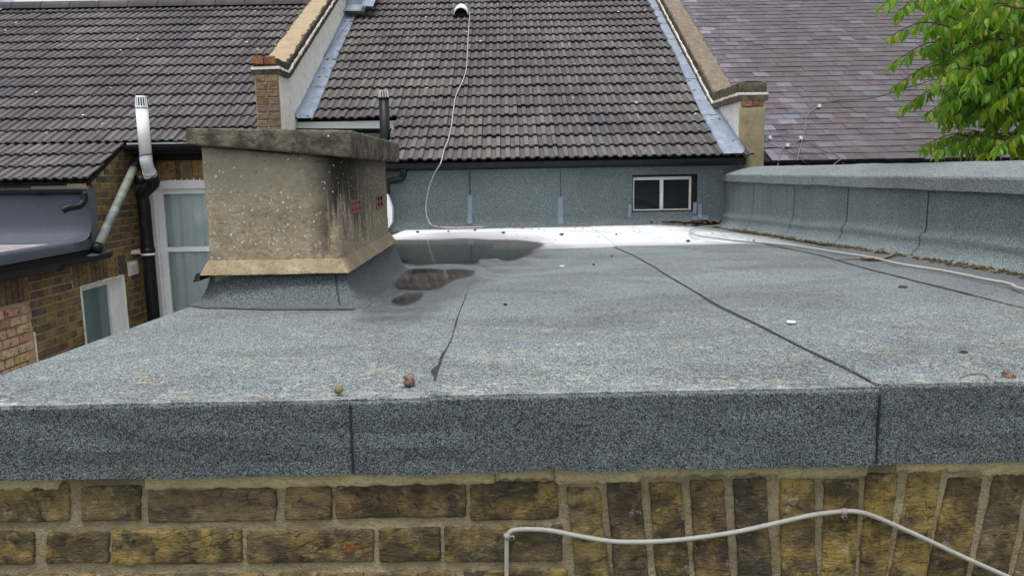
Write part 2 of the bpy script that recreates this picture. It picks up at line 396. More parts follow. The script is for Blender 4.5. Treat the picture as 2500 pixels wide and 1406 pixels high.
def slate_mat():
    a = N('slate'); r = a.rnd(); p = a.shift(a.pos(), r, 9); x, y, z = a.xyz(a.pos())
    c = a.ramp(r, [(0, (.105, .088, .098)), (.12, (.075, .064, .072)), (.24, (.14, .105, .112)), (.36, (.125, .115, .138)), (.48, (.09, .073, .078)), (.58, (.205, .18, .20)), (.66, (.115, .10, .10)), (.76, (.16, .115, .115)), (.84, (.29, .265, .30)), (.91, (.085, .082, .10)), (.965, (.20, .235, .28))], 'CONSTANT')
    n1 = a.noise(p, 5, 5, .62); n2 = a.noise(p, 60, 5, .7); n0 = a.noise(a.pos(), .85, 4, .6)
    c = a.mix(a.ss(n1, .42, .68, 0, .45), c, (.15, .122, .105))
    c = a.mix(a.ss(a.noise(p, 8, 4), .54, .68, 0, .5), c, (.33, .30, .32))
    c = a.mix(a.ss(a.noise(a.map(a.pos(), (1, .7, 1)), 1.7, 5, .65), .52, .66, 0, .5), c, (.29, .265, .30))
    # brown algae bloom away from the party wall
    br = a.ss(a.math('ADD', x, a.math('MULTIPLY', n0, 2.6)), 4.0, 5.4, 0, .62)
    c = a.mix(br, c, (.088, .072, .062))
    ed = a.ss(x, 2.75, 3.2, .4, 0)
    c = a.mix(ed, c, (.27, .28, .33))
    c = a.mix(a.ss(n2, .32, .42, .4, 0), c, (.04, .035, .035))
    c = a.mix(1.0, c, (.74, .74, .82), 'MULTIPLY')
    return a.out(c, a.ss(n1, .3, .7, .42, .66), a.bump(n2, .5, .004), .4)
MT['slate'] = slate_mat()

def leaf_mat():
    a = N('cherry_leaf'); r = a.rnd(); p = a.pos()
    c = a.ramp(r, [(0, (.10, .24, .02)), (.25, (.15, .33, .024)), (.5, (.22, .42, .03)), (.72, (.33, .50, .034)), (.88, (.38, .45, .04)), (.955, (.46, .33, .06))], 'CONSTANT')
    c = a.mix(a.ss(a.noise(p, 40, 3), .4, .65, 0, .3), c, (.05, .12, .02))
    b = a.n('BsdfPrincipled'); a.put(b.inputs['Base Color'], c); b.inputs['Roughness'].default_value = .38; b.inputs['Specular IOR Level'].default_value = .45
    t = a.n('BsdfTranslucent'); a.put(t.inputs['Color'], a.mix(.5, c, (.30, .48, .03)))
    m = a.n('MixShader'); m.inputs[0].default_value = .55
    a.l(b.outputs[0], m.inputs[1]); a.l(t.outputs[0], m.inputs[2]); a.l(m.outputs[0], a.o.inputs[0])
    return a.m
MT['leaf'] = leaf_mat()
def water_mat():
    a = N('puddle_water'); p = a.pos()
    f = a.n('Fresnel'); f.inputs[0].default_value = 1.33
    nr = a.bump(a.noise(p, 9, 2), .03, .01); a.l(nr, f.inputs['Normal'])
    g = a.n('BsdfGlossy'); g.inputs['Roughness'].default_value = .05; g.inputs['Color'].default_value = (.95, .95, .95, 1); a.l(nr, g.inputs['Normal'])
    t = a.n('BsdfTransparent'); t.inputs[0].default_value = (.50, .46, .42, 1)
    m = a.n('MixShader'); a.l(f.outputs[0], m.inputs[0]); a.l(t.outputs[0], m.inputs[1]); a.l(g.outputs[0], m.inputs[2])
    cl = a.n('BsdfTransparent'); mk = a.ss(a.math('ADD', a.attr('rim'), a.math('MULTIPLY', a.math('SUBTRACT', a.noise(p, 26, 5, .7), .5), .9)), .15, .75)
    m2 = a.n('MixShader'); a.l(mk, m2.inputs[0]); a.l(cl.outputs[0], m2.inputs[1]); a.l(m.outputs[0], m2.inputs[2]); a.l(m2.outputs[0], a.o.inputs[0])
    return a.m
MT['water'] = water_mat()
def glass_mat(name, tint, dark=None):
    a = N(name)
    f = a.n('Fresnel'); f.inputs[0].default_value = 1.5
    g = a.n('BsdfGlossy'); g.inputs['Roughness'].default_value = .03
    if dark is None:
        t = a.n('BsdfTransparent'); t.inputs[0].default_value = (*tint, 1)
    else:
        t = a.n('BsdfDiffuse'); a.put(t.inputs[0], a.mix(a.ss(a.noise(a.pos(), 60, 4), .3, .7), tint, dark))
    m = a.n('MixShader'); a.l(f.outputs[0], m.inputs[0]); a.l(t.outputs[0], m.inputs[1]); a.l(g.outputs[0], m.inputs[2]); a.l(m.outputs[0], a.o.inputs[0])
    return a.m
MT['glass'] = glass_mat('clear_glass', (.95, .98, .98))
MT['glass_dark'] = glass_mat('dark_glass', (.012, .014, .018), (.02, .022, .026))
MT['glass_frost'] = glass_mat('obscured_glass', (.12, .18, .19), (.16, .23, .24))

# ------------------------------------------------------------------ mesh helper
WL = {}
def link(name, data, parent=None, loc=V((0, 0, 0)), rot=None):
    o = bpy.data.objects.new(name, data); COL.objects.link(o)
    if parent is not None:
        o.parent = parent; o.location = loc - WL[parent]
    else:
        o.location = loc
    if rot: o.rotation_euler = rot
    WL[o] = V(loc)
    return o
def thing(name, label, cat, loc, group=None):
    o = link(name, None, None, V(loc)); o.empty_display_size = .1
    return tag(o, label, cat, group)
def tag(o, label, cat=None, group=None, kind=None):
    o['label'] = label
    if cat: o['category'] = cat
    if group: o['group'] = group
    if kind: o['kind'] = kind
    return o

class MB:
    def __init__(s): s.v = []; s.f = []; s.a = {}
    def add(s, vs, fs):
        b = len(s.v); s.v += [V(q) for q in vs]; s.f += [tuple(b + i for i in f) for f in fs]; return s
    def hexa(s, c):                        # 8 corners: bottom ring, top ring
        return s.add(c, [(0, 3, 2, 1), (4, 5, 6, 7), (0, 1, 5, 4), (1, 2, 6, 5), (2, 3, 7, 6), (3, 0, 4, 7)])
    def box(s, x0, x1, y0, y1, z0, z1):
        return s.hexa([(x0, y0, z0), (x1, y0, z0), (x1, y1, z0), (x0, y1, z0), (x0, y0, z1), (x1, y0, z1), (x1, y1, z1), (x0, y1, z1)])
    def prism(s, poly, vec):
        n = len(poly); vec = V(vec); p = [V(q) for q in poly]
        return s.add(p + [q + vec for q in p], [tuple(range(n)), tuple(range(2 * n - 1, n - 1, -1))] + [(i, i + n, (i + 1) % n + n, (i + 1) % n) for i in range(n)])
    def px(s, poly, x0, x1):               # (y,z) outline extruded along x
        return s.prism([(x0, y, z) for y, z in poly], (x1 - x0, 0, 0))
    def grid(s, fn, nu, nv, close=False):
        vs = [fn(i / nu, j / nv) for j in range(nv + 1) for i in range(nu + 1)]
        return s.add(vs, [(j * (nu + 1) + i, j * (nu + 1) + i + 1, (j + 1) * (nu + 1) + i + 1, (j + 1) * (nu + 1) + i) for j in range(nv) for i in range(nu)])
    def tube(s, pts, r, n=8, caps=True):
        pts = [V(p) for p in pts]; rs = r if hasattr(r, '__len__') else [r] * len(pts)
        t0 = (pts[1] - pts[0]).normalized(); u = t0.orthogonal().normalized(); vs = []
        for i, p in enumerate(pts):
            t = (pts[min(i + 1, len(pts) - 1)] - pts[max(i - 1, 0)]).normalized()
            u = (u - t * u.dot(t)).normalized(); w = t.cross(u)
            vs += [p + (u * cos(2 * math.pi * k / n) + w * sin(2 * math.pi * k / n)) * rs[i] for k in range(n)]
        fs = [(i * n + k, i * n + (k + 1) % n, (i + 1) * n + (k + 1) % n, (i + 1) * n + k) for i in range(len(pts) - 1) for k in range(n)]
        if caps: fs += [tuple(range(n - 1, -1, -1)), tuple(range((len(pts) - 1) * n, len(pts) * n))]
        return s.add(vs, fs)
    def sweep(s, secs, close=False):       # list of equal-length section outlines
        n = len(secs[0]); vs = [p for q in secs for p in q]; m = n if close else n - 1
        fs = [(i * n + k, i * n + (k + 1) % n, (i + 1) * n + (k + 1) % n, (i + 1) * n + k) for i in range(len(secs) - 1) for k in range(m)]
        if close: fs += [tuple(range(n - 1, -1, -1)), tuple(range((len(secs) - 1) * n, len(secs) * n))]
        return s.add(vs, fs)
    def mesh(s, name, mat, o=V((0, 0, 0)), smooth=False):
        me = bpy.data.meshes.new(name); me.from_pydata([v - o for v in s.v], [], s.f)
        for k, vals in s.a.items():
            at = me.attributes.new(k, 'FLOAT', 'POINT'); at.data.foreach_set('value', vals)
        me.materials.append(MT[mat] if isinstance(mat, str) else mat)
        if smooth: me.polygons.foreach_set('use_smooth', [True] * len(me.polygons))
        me.update(); return me
    def build(s, name, mat, parent=None, smooth=False):
        if parent is not None: o = WL[parent]
        else:
            xs = [v.x for v in s.v]; ys = [v.y for v in s.v]
            o = V(((min(xs) + max(xs)) / 2, (min(ys) + max(ys)) / 2, min(v.z for v in s.v)))
        return link(name, s.mesh(name, mat, o, smooth), parent, V(o))

def rbox(hx, hy, hz, r, nx=1, ny=1, nz=1):
    def co(h, n): return [-h] + [-h + r + (2 * h - 2 * r) * i / n for i in range(n + 1)] + [h]
    X, Y, Z = co(hx, nx), co(hy, ny), co(hz, nz); key = {}; vs = []; fs = []
    def vid(p):
        k = tuple(round(q, 6) for q in p)
        if k not in key:
            q = V((max(-hx + r, min(hx - r, p[0])), max(-hy + r, min(hy - r, p[1])), max(-hz + r, min(hz - r, p[2]))))
            d = V(p) - q
            if d.length > 1e-9: d = d.normalized() * r
            key[k] = len(vs); vs.append((q + d, d.normalized() if d.length > 1e-9 else V((0, 0, 0))))
        return key[k]
    def face(A, B, f, flip):
        for i in range(len(A) - 1):
            for j in range(len(B) - 1):
                q = [vid(f(A[i], B[j])), vid(f(A[i + 1], B[j])), vid(f(A[i + 1], B[j + 1])), vid(f(A[i], B[j + 1]))]
                fs.append(tuple(q[::-1] if flip else q))
    face(X, Z, lambda a, b: (a, -hy, b), False); face(X, Z, lambda a, b: (a, hy, b), True)
    face(Y, Z, lambda a, b: (-hx, a, b), True); face(Y, Z, lambda a, b: (hx, a, b), False)
    face(X, Y, lambda a, b: (a, b, -hz), True); face(X, Y, lambda a, b: (a, b, hz), False)
    return vs, fs
def tri8(c, u, v, w):                      # trilinear inside 8 corners
    a = c[0].lerp(c[1], u).lerp(c[3].lerp(c[2], u), v); b = c[4].lerp(c[5], u).lerp(c[7].lerp(c[6], u), v)
    return a.lerp(b, w)
def rough_hexa(c, r=.006, n=(6, 2, 4), amp=.003, sc=18, seed=0, amp2=0):
    c = [V(q) for q in c]
    hx = (c[1] - c[0]).length / 2; hy = (c[3] - c[0]).length / 2; hz = (c[4] - c[0]).length / 2
    r = min(r, hx * .8, hy * .8, hz * .8)
    vs, fs = rbox(hx, hy, hz, r, *n); m = MB(); out = []
    ctr = sum(c, V((0, 0, 0))) / 8
    for p, d in vs:
        q = tri8(c, p.x / hx / 2 + .5, p.y / hy / 2 + .5, p.z / hz / 2 + .5)
        k = q * sc + V((seed * 3.1, seed * 1.7, seed))
        q = q + noise.noise_vector(k) * amp
        if amp2: q = q + noise.noise_vector(k * 4.3) * amp2
        out.append(q)
    return m.add(out, fs)
def smooth_path(pts, k=6):                 # Catmull-Rom
    pts = [V(p) for p in pts]; out = []
    for i in range(len(pts) - 1):
        a, b, c, d = pts[max(0, i - 1)], pts[i], pts[i + 1], pts[min(len(pts) - 1, i + 2)]
        for j in range(k):
            t = j / k
            out.append(.5 * ((2 * b) + (c - a) * t + (2 * a - 5 * b + 4 * c - d) * t * t + (3 * b - a - 3 * c + d) * t ** 3))
    return out + [pts[-1]]

# ================================================================== THE SETTING
m = MB(); m.grid(lambda u, v: V((-150 + 300 * u, -60 + 300 * v, 0)), 6, 6)
g = tag(m.build('ground', 'grass'), 'dark green garden ground around the terraced houses', None, None, 'structure')
m = MB(); m.box(-4.25, -1.3, 0, 9.0, -.05, .03); tag(m.build('yard_paving', 'yard'), 'grey concrete paving of the narrow side yard', None, None, 'structure')
m = MB(); m.box(-1.3, 2.7, .3, 1.26, -.05, .03); tag(m.build('garden_path', 'yard'), 'grey concrete path below the brick wall', None, None, 'structure')

# ================================================================== FLAT-ROOFED EXTENSION
XL, XP = -1.04, 2.30                       # left edge of the roof, face of the right parapet
EXT = thing('flat_roof_extension', 'brick extension with grey mineral felt flat roof and deep felt edge above stock brick wall', 'building', (.6, 4.5, 0))
YB = 1.322                                 # brick face
def fz(px_list):
    pts = [PY(x, y, YF) for x, y in px_list]
    def f(X):
        if X <= pts[0].x: a, b = pts[0], pts[1]
        elif X >= pts[-1].x: a, b = pts[-2], pts[-1]
        else:
            for i in range(len(pts) - 1):
                if pts[i].x <= X <= pts[i + 1].x: a, b = pts[i], pts[i + 1]
        t = (X - a.x) / (b.x - a.x); return a.z + (b.z - a.z) * t
    return f
ztop = fz([(0, 989), (862, 973), (1500, 963), (2140, 955), (2500, 950)])
zbot = fz([(0, 1172), (430, 1168), (860, 1158), (1350, 1148), (1800, 1141), (2138, 1134), (2500, 1127)])
XS = [XL - .012, PY(862, 1080, YF).x, PY(2139, 1050, YF).x, 2.62]
# felt sheets of the roof surface
def seamX(pts):
    q = sorted([_pl(*p) for p in pts], key=lambda p: p.y)
    def f(Y):
        if Y <= q[0].y: a, b = q[0], q[1]
        elif Y >= q[-1].y: a, b = q[-2], q[-1]
        else:
            for i in range(len(q) - 1):
                if q[i].y <= Y <= q[i + 1].y: a, b = q[i], q[i + 1]
        return a.x + (b.x - a.x) * (Y - a.y) / (b.y - a.y) + .004 * noise.noise((Y * 3, a.x, 1))
    return f
S1 = seamX([(1056, 962), (1068, 915), (1085, 870), (1107, 815), (1130, 745), (1150, 690), (1165, 645), (1182, 605)])
S2 = seamX([(2150, 955), (2075, 913), (1960, 857), (1850, 802), (1760, 757), (1690, 712), (1590, 650), (1505, 607)])
S3 = seamX([(2500, 762), (2380, 733), (2245, 700), (2110, 660), (2010, 630), (1900, 606)])
# felt fascia: three lapped strips, turned over the edge on to the roof
for i in range(3):
    x0, x1 = XS[i] - (.0 if i == 0 else 0.0), XS[i + 1] - .0022
    off = (.0, -.006, -.001)[i]
    nn = max(8, int((x1 - x0) / .03)); m = MB()
    def sec(x, e=0):
        zt, zb = ztop(x), zbot(x) + .005 * noise.noise((x * 9, 1, 0)) + .002 * noise.noise((x * 30, 1, 0)); w = .004 * noise.noise((x * 6, i, 2)) + .002 * noise.noise((x * 19, i, 7))
        zt = ZF - .0035 + (0 if x < S1(YF) else .0045 if x < S2(YF) else .009 if x < S3(YF) else .0135); y = YF + off + w; r = .005; o = []
        o.append(V((x, y + .055, zt + .001)))
        for k in range(5):
            a = math.pi / 2 * k / 4; o.append(V((x, y + r - r * sin(a), zt - r + r * cos(a))))
        for k in range(1, 6): o.append(V((x, y + .0045 * noise.noise((x * 7, k * .8, 5)), zt - r + (zb - zt + r) * k / 5)))
        o += [V((x, y + .006, zb - .001)), V((x, y + .007, zt - .02)), V((x, y + .054, zt - .012))]
        return o
    m.sweep([sec(x0 + (x1 - x0) * k / nn) for k in range(nn + 1)], True)
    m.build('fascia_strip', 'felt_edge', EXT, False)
    if i:
        m = MB(); m.sweep([[V((XS[i] - .0022 + .002 * noise.noise((k, 1, i)), YF - .0095, z)), V((XS[i] + .001 + .0012 * noise.noise((k, 5, i)), YF - .0095, z)), V((XS[i], YF + .012, z))] for k, z in enumerate([zbot(XS[i]) + .004 + (ZF - .012 - zbot(XS[i])) * q / 12 for q in range(13)])], True)
        m.build('bitumen_seam', 'bitumen', EXT)

YC = 4.9
def sheet(name, xa, xb, y0, y1, off, mat, nx=14, step=.09):
    ny = int((y1 - y0) / step); m = MB()
    def top(u, v):
        Y = y0 + (y1 - y0) * v; a, b = xa(Y), xb(Y); X = a + (b - a) * u
        return V((X, Y, zroof(X, Y) + off + .0012 * noise.noise((X * 9, Y * 9, off * 900))))
    m.grid(top, nx, ny)
    ring = [top(i / nx, 0) for i in range(nx)] + [top(1, j / ny) for j in range(ny)] + [top(1 - i / nx, 1) for i in range(nx)] + [top(0, 1 - j / ny) for j in range(ny)]
    m.sweep([ring + [ring[0]], [p - V((0, 0, .007)) for p in ring] + [ring[0] - V((0, 0, .007))]])
    return m.build(name, mat, EXT, False)
K = lambda c: (lambda Y: c)
sheet('felt_sheet', K(XL), lambda Y: S1(Y) + .06, YF + .002, 5.4, .000, 'felt_roof')
sheet('felt_sheet', S1, lambda Y: S2(Y) + .06, YF + .002, YC, .0045, 'felt_roof', 18)
sheet('felt_sheet', S2, lambda Y: S3(Y) + .06, YF + .002, YC, .009, 'felt_roof', 18)
sheet('felt_sheet', S3, K(XP + .02), YF + .002, YC, .0135, 'felt_roof')
sheet('felt_sheet', K(XL), K(-.15), 5.3, YW, -.0035, 'felt_back')
sheet('felt_sheet', K(-.15), lambda Y: .75 + .05 * (Y - 5), YC - .06, YW, -.0015, 'felt_back', 16)
sheet('felt_sheet', lambda Y: .72 + .05 * (Y - 5), K(XP + .02), YC - .058, YW, .003, 'felt_back', 16)

# bitumen bled out along the laps
def bleed(fx, y0, y1, off, wfn, mat='bitumen'):
    m = MB(); n = int((y1 - y0) / .025); L = []; Rr = []
    for k in range(n + 1):
        Y = y0 + (y1 - y0) * k / n; X = fx(Y); w = max(.0006, wfn(Y, k)); L.append(V((X - w, Y, zroof(X - w, Y) + off + .0014))); Rr.append(V((X + .0012, Y, zroof(X, Y) + off + .0052)))
    m.sweep([[a, b] for a, b in zip(L, Rr)])
    return m.build('bitumen_seam', mat, EXT)
def wn_(Y, base, seed): return base * (.55 + .9 * max(0, .5 + noise.noise((Y * 6, seed, 0))) + .35 * noise.noise((Y * 31, seed, 4)))
yb = _pl(1068, 905).y
bleed(S1, YF + .055, 2.9, 0, lambda Y, k: (0 if Y < 1.42 else 1) * (wn_(Y, .0035, 1) + .013 * math.exp(-((Y - yb) / .04) ** 2) + .006 * math.exp(-((Y - yb - .12) / .07) ** 2)))
bleed(S2, YF + .03, 4.85, .0045, lambda Y, k: wn_(Y, .0016 if Y < 2.9 else .0028, 2) + .0045 * math.exp(-((Y - 2.2) / .28) ** 2))
bleed(S3, 2.35, 4.85, .009, lambda Y, k: wn_(Y, .0022, 3))

# brick wall under the fascia: backing of mortar with each brick set in it
zlow = PY(1250, 1406, YB).z - .22
FWALL = None
m = MB()
x0, x1, z0, z1 = -1.03, 2.6, zlow, ZF - .10
ops = (PY(1405, 1400, YB).x, PY(2560, 1400, YB).x)
zhead = PY(1950, 1500, YB).z
def mort(u, v):
    X = x0 + (x1 - x0) * u; Z = z0 + (z1 - z0) * v
    d = .0032 * noise.noise((X * 26, Z * 26, 1)) + .0026 * noise.noise((X * 75, Z * 75, 4)) + .0012 * noise.noise((X * 210, Z * 210, 9))
    return V((X, YB + .0045 + d, Z))
_n = 430; _k = 64
m.grid(mort, _n, _k)
m.f = [f for f in m.f if not (ops[0] + .01 < m.v[f[0]].x < ops[1] - .01 and m.v[f[0]].z < zhead)]
FWALL = m.build('front_wall', 'mortar', EXT, True)
m = MB(); m.box(-1.02, 2.6, YB + .03, YB + .22, zhead, ZF - .03).box(-1.02, ops[0] - .002, YB + .03, YB + .22, 0, zhead - .001).box(ops[1] + .002, 2.6, YB + .03, YB + .22, 0, zhead - .001)
m.build('wall_core', 'mortar', EXT)
bseed = 0
def fbrick(q, face=0.0, mat='brick'):      # q: px corners bl, br, tr, tl on the wall plane
    global bseed
    bseed += 1
    c = [PY(x, y, YB) for x, y in q]
    yo = face - .0012 + random.uniform(-.0018, .0012)
    a, b, cc, d = [p + V((0, yo, 0)) for p in c]; dy = V((0, .05, 0))
    # hexa order: bottom ring (front-left, front-right, back-right, back-left), top ring
    w = (b - a).length; h = (d - a).length
    mm = rough_hexa([a, b, b + dy, a + dy, d, cc, cc + dy, d + dy], .0045, (max(5, int(w / .009)), 1, max(4, int(h / .009))), .0024, 24, bseed, .0013)
    o = mm.build('brick', mat, FWALL, True)
    return o
def rect(x0, x1, y0, y1):
    x0 = max(x0 - 3, -208); x1 += 3; y0 -= 1; y1 += 2
    s = -.0175 * (x1 - x0)
    return [(x0, y1 - s / 2), (x1, y1 + s / 2), (x1, y0 + s / 2), (x0, y0 - s / 2)]
for r in [(-95, 166, 1182, 1272), (201, 341, 1188, 1270), (362, 671, 1196, 1273), (698, 807, 1190, 1268), (822, 1135, 1184, 1263), (1151, 1360, 1179, 1267),
          (-70, 82, 1300, 1377), (116, 262, 1300, 1374), (274, 587, 1294, 1376), (604, 909, 1296, 1372), (928, 1072, 1290, 1370), (1086, 1371, 1286, 1369),
          (-150, 160, 1405, 1485), (185, 300, 1404, 1484), (322, 640, 1402, 1482), (662, 772, 1400, 1480), (795, 1110, 1396, 1476), (1135, 1385, 1391, 1471),
          (-420, -112, 1186, 1278), (-390, -90, 1303, 1383), (-480, -165, 1410, 1488)]:
    fbrick(rect(*r))
yb_ = 1512
for (tl, tr, ty, bl, br) in [(1385, 1461, 1191, 1409, 1488), (1482, 1562, 1178, 1502, 1582), (1587, 1659, 1180, 1604, 1683), (1688, 1766, 1173, 1699, 1780), (1793, 1868, 1169, 1805, 1884), (1906, 1987, 1170, 1910, 1992),
                             (2014, 2099, 1172, 2009, 2086), (2118, 2194, 1157, 2102, 2164), (2226, 2297, 1152, 2176, 2262), (2318, 2397, 1168, 2266, 2360), (2432, 2510, 1162, 2378, 2460), (2545, 2622, 1160, 2478, 2556), (2650, 2730, 1158, 2575, 2652)]:
    k = (yb_ - 1406) / (1406 - ty)
    q = [(bl + (bl - tl) * k - 2, yb_), (br + (br - tr) * k + 2, yb_ - 1.3), (tr + 2, ty - 2), (tl - 2, ty - 1)]
    fbrick(q)
# cream pointing smeared along the top, under the felt
for (xa, xb, ya, yb2, th) in [(352, 820, 1150, 1192, .002), (818, 1208, 1145, 1187, .006), (1210, 1352, 1144, 1172, .0065), (1356, 1560, 1138, 1182, .003), (1556, 1660, 1136, 1166, .002), (1655, 1905, 1133, 1162, .004), (1900, 2120, 1130, 1168, .0025), (2190, 2420, 1122, 1152, .003), (2400, 2580, 1120, 1160, .002), (-60, 150, 1166, 1200, .003)]:
    m = MB(); n = 40
    def ed(u): return .007 * noise.noise((u * 9 + xa, 1, 0)) + .004 * noise.noise((u * 33 + xa, 2, 0))
    def fn(u, v):
        p = PY(xa + (xb - xa) * u, ya + (yb2 - ya) * v - .0175 * (xb - xa) * (u - .5), YB); e = min(1, min(u, 1 - u) * 14, (1 - v) * 3.0)
        return V((p.x, p.y + .003 - (th + .004) * e - .0016 * noise.noise((p.x * 60, p.z * 60, 3)), p.z - ed(u) * v))
    m.grid(fn, n, 6); m.build('mortar_smear', 'mortar_cream', FWALL, True)
# rust plug in a brick
pp = PY(852, 1338, YB - .003); m = MB(); m.tube([pp + V((0, .006, 0)), pp + V((0, -.001, 0)), pp + V((0, -.002, 0)), pp + V((0, .004, 0))], [.012, .0105, .007, .005], 9); m.build('rusty_hole', 'rust', FWALL)
# window below the arch
wx0, wx1 = ops
WIN = MB().box(wx0 + .02, wx1 - .02, YB + .10, YB + .14, .85, .93).box(wx0 + .02, wx1 - .02, YB + .10, YB + .14, zhead - .08, zhead - .001).box(wx0 + .02, wx0 + .09, YB + .10, YB + .14, .931, zhead - .081).box(wx1 - .09, wx1 - .02, YB + .10, YB + .14, .931, zhead - .081).build('window', 'upvc', EXT)
MB().box(wx0 + .09, wx1 - .09, YB + .115, YB + .125, .93, zhead - .08).build('pane', 'glass_dark', WIN)
MB().box(wx0 - .05, wx1 + .05, YB - .05, YB + .14, .78, .849).build('sill', 'render_buff', WIN)
MB().box(wx0, wx1, YB + .03, YB + .22, 0, .779).build('wall_core', 'mortar', EXT)
m = MB()
z = 0.0
row = 0
while z < zlow - .07:
    x = -1.03 - (.11 if row % 2 else 0)
    j = 0
    while x < 2.58:
        w = .215 if (j + row) % 2 == 0 else .103
        a, b = max(x, -1.03), min(x + w, 2.6)
        if b - a > .03 and not (b > ops[0] - .01 and a < ops[1] + .01 and .76 < z + .07 and z < zhead):
            m.box(a, b, YB, YB + .031, z, z + .066)
        x += w + .012; j += 1
    z += .078; row += 1
o = m.build('lower_brick', 'brick', FWALL); o['kind'] = 'stuff'
# flank wall beside the yard
def brick_field(parent, axis, at, u0, u1, z0, z1, holes, face, mat='brick_far'):
    m = MB(); z = z0; r = 0
    while z + .066 < z1:
        u = u0 - (.056 if r % 2 else 0); j = r
        while u < u1:
            L = .215 if j % 2 == 0 else .103; a, b = max(u, u0), min(u + L, u1); u += L + .011; j += 1
            if b - a < .03 or any(b > h[0] and a < h[1] and z + .066 > h[2] and z < h[3] for h in holes): continue
            if axis == 'x': m.box(at - .01, at + face, a, b, z, z + .066) if face > 0 else m.box(at + face, at + .01, a, b, z, z + .066)
            else: m.box(a, b, at + face, at + .01, z, z + .066)
        z += .0785; r += 1
    o = m.build('hidden_brick', mat, parent); o['kind'] = 'stuff'; return o
MB().box(XL, XL + .2, YF + .25, YW, 0, ZF - .26).build('flank_wall', 'mortar_far', EXT)
brick_field(EXT, 'x', XL, YF + .26, YW, .05, ZF - .28, [], -.006)
m = MB(); m.sweep([[V((XL - .012, Y, zroof(XL, Y) - .16)), V((XL - .016, Y, zroof(XL, Y) - .02)), V((XL - .008, Y, zroof(XL, Y) - .001)), V((XL + .004, Y, zroof(XL, Y) - .0005))] for Y in [YF + .02 + .1 * k for k in range(68)]]); m.build('edge_felt', 'felt_roof', EXT, True)

# sealed puddles lying on the roof
for i, pg in enumerate(PUD):
    cx, cy, rx, ry = PUDW[i]; zz = zplane(cy) + (.0035, .0042, .0045)[i]
    q = [PZ(x, y, zz) for x, y in pg]; n = len(q)
    q = [q[k] + V((.012 * noise.noise((k, i, 0)), .02 * noise.noise((k, i, 5)), 0)) for k in range(n)]
    q = smooth_path(q + [q[0]], 4)[:-1]
    if sum(q[k].x * q[(k + 1) % len(q)].y - q[(k + 1) % len(q)].x * q[k].y for k in range(len(q))) < 0: q = q[::-1]
    c = sum(q, V((0, 0, 0))) / len(q); m = MB(); n = len(q)
    inn = [c.lerp(p, .86) for p in q]
    m.add([c] + inn + q, [(0, 1 + k, 1 + (k + 1) % n) for k in range(n)] + [(1 + k, 1 + n + k, 1 + n + (k + 1) % n, 1 + (k + 1) % n) for k in range(n)]); m.a = {'rim': [1.0] * (1 + n) + [0.0] * n}
    o = m.build('puddle', 'water')
    tag(o, ['wide shallow rain puddle reflecting the tiled roof at the foot of the wall', 'dark rain puddle beside the felt foot of the chimney stack', 'small dark rain puddle lying apart from the bigger ones'][i], None, None, 'structure')

# ------------------------------------------------------------------ right parapet, dressed in felt
PAR = thing('roof_parapet', 'low parapet wall wrapped in grey mineral felt with rounded felt coping', 'parapet', (2.45, 4.8, 0))
MB().box(XP + .012, 2.62, YF, YW + .1, 0, ZC - .11).build('core', 'mortar_far', PAR)
seams = [YW + .02] + [PX(x, 450, XP).y for x in (1842, 1941, 2074, 2271)] + [2.55, 1.45]
def psec(Y, off):
    o = []; w = .006 * noise.noise((Y * 2.2, 0, 7)); zb = zroof(2.12, Y)
    prof = [(-.155, .012), (-.12, .016), (-.085, .026), (-.058, .042), (-.038, .065), (-.030, .090), (-.034, .108), (-.026, .124), (-.008, .142), (0, .165)]
    for dx, dz in prof: o.append(V((XP + dx * (1 + .25 * noise.noise((Y * 1.7, dz * 8, 3))) - off + w, Y, zb + dz * (1 + .12 * noise.noise((Y * 1.1, 8, 2))))))
    for k in range(1, 6): o.append(V((XP - off + w, Y, zb + .165 + (ZC - .10 - zb - .165) * k / 5)))
    return o
for i in range(len(seams) - 1):
    ya, yb2 = seams[i], seams[i + 1] - .03; n = max(4, int((ya - yb2) / .06)); m = MB(); of = .0015 * i + .001
    secs = []
    for k in range(n + 1):
        Y = ya + (yb2 - ya) * k / n
        s = psec(Y, of)
        if k in (0, n): s = [p + V((0, .012 * noise.noise((j * .8, i, k)), 0)) + V((0, -.045 * max(0, 1 - j / 6), 0)) for j, p in enumerate(s)]
        secs.append(s)
    m.sweep(secs); m.build('felt_panel', 'felt_wall', PAR, True)
    if i:
        s = psec(ya, .0015 * i + .0035); m = MB()
        m.sweep([[p + V((0, .012 * noise.noise((j * .8, i, 0)) - .045 * max(0, 1 - j / 6) - .005 - .003 * noise.noise((j, i, 9)), 0)), p + V((.0, .012 * noise.noise((j * .8, i, 0)) - .045 * max(0, 1 - j / 6) + .004, 0))] for j, p in enumerate(s)])
        m.build('bitumen_seam', 'bitumen', PAR)
def csec(Y):
    w = .007 * noise.noise((Y * 1.9, 3, 1)) + .004 * noise.noise((Y * 5, 3, 8)); w2 = .006 * noise.noise((Y * 2.5, 9, 2))
    q = [(.012, -.115), (-.034, -.136), (-.042, -.132), (-.043, -.072), (-.040, -.062), (-.032, -.056), (.05, -.034), (.14, -.008), (.22, .008), (.30, .014), (.345, .004), (.35, -.03), (.35, -.135), (.33, -.137)]
    return [V((XP + a + w2, Y, ZC + b + w * (1 if i < 5 else .8))) for i, (a, b) in enumerate(q)]
m = MB(); n = 120; m.sweep([csec(YW + .12 - (YW + .12 - YF) * k / n) for k in range(n + 1)], True); m.build('coping', 'felt_cope', PAR, False)

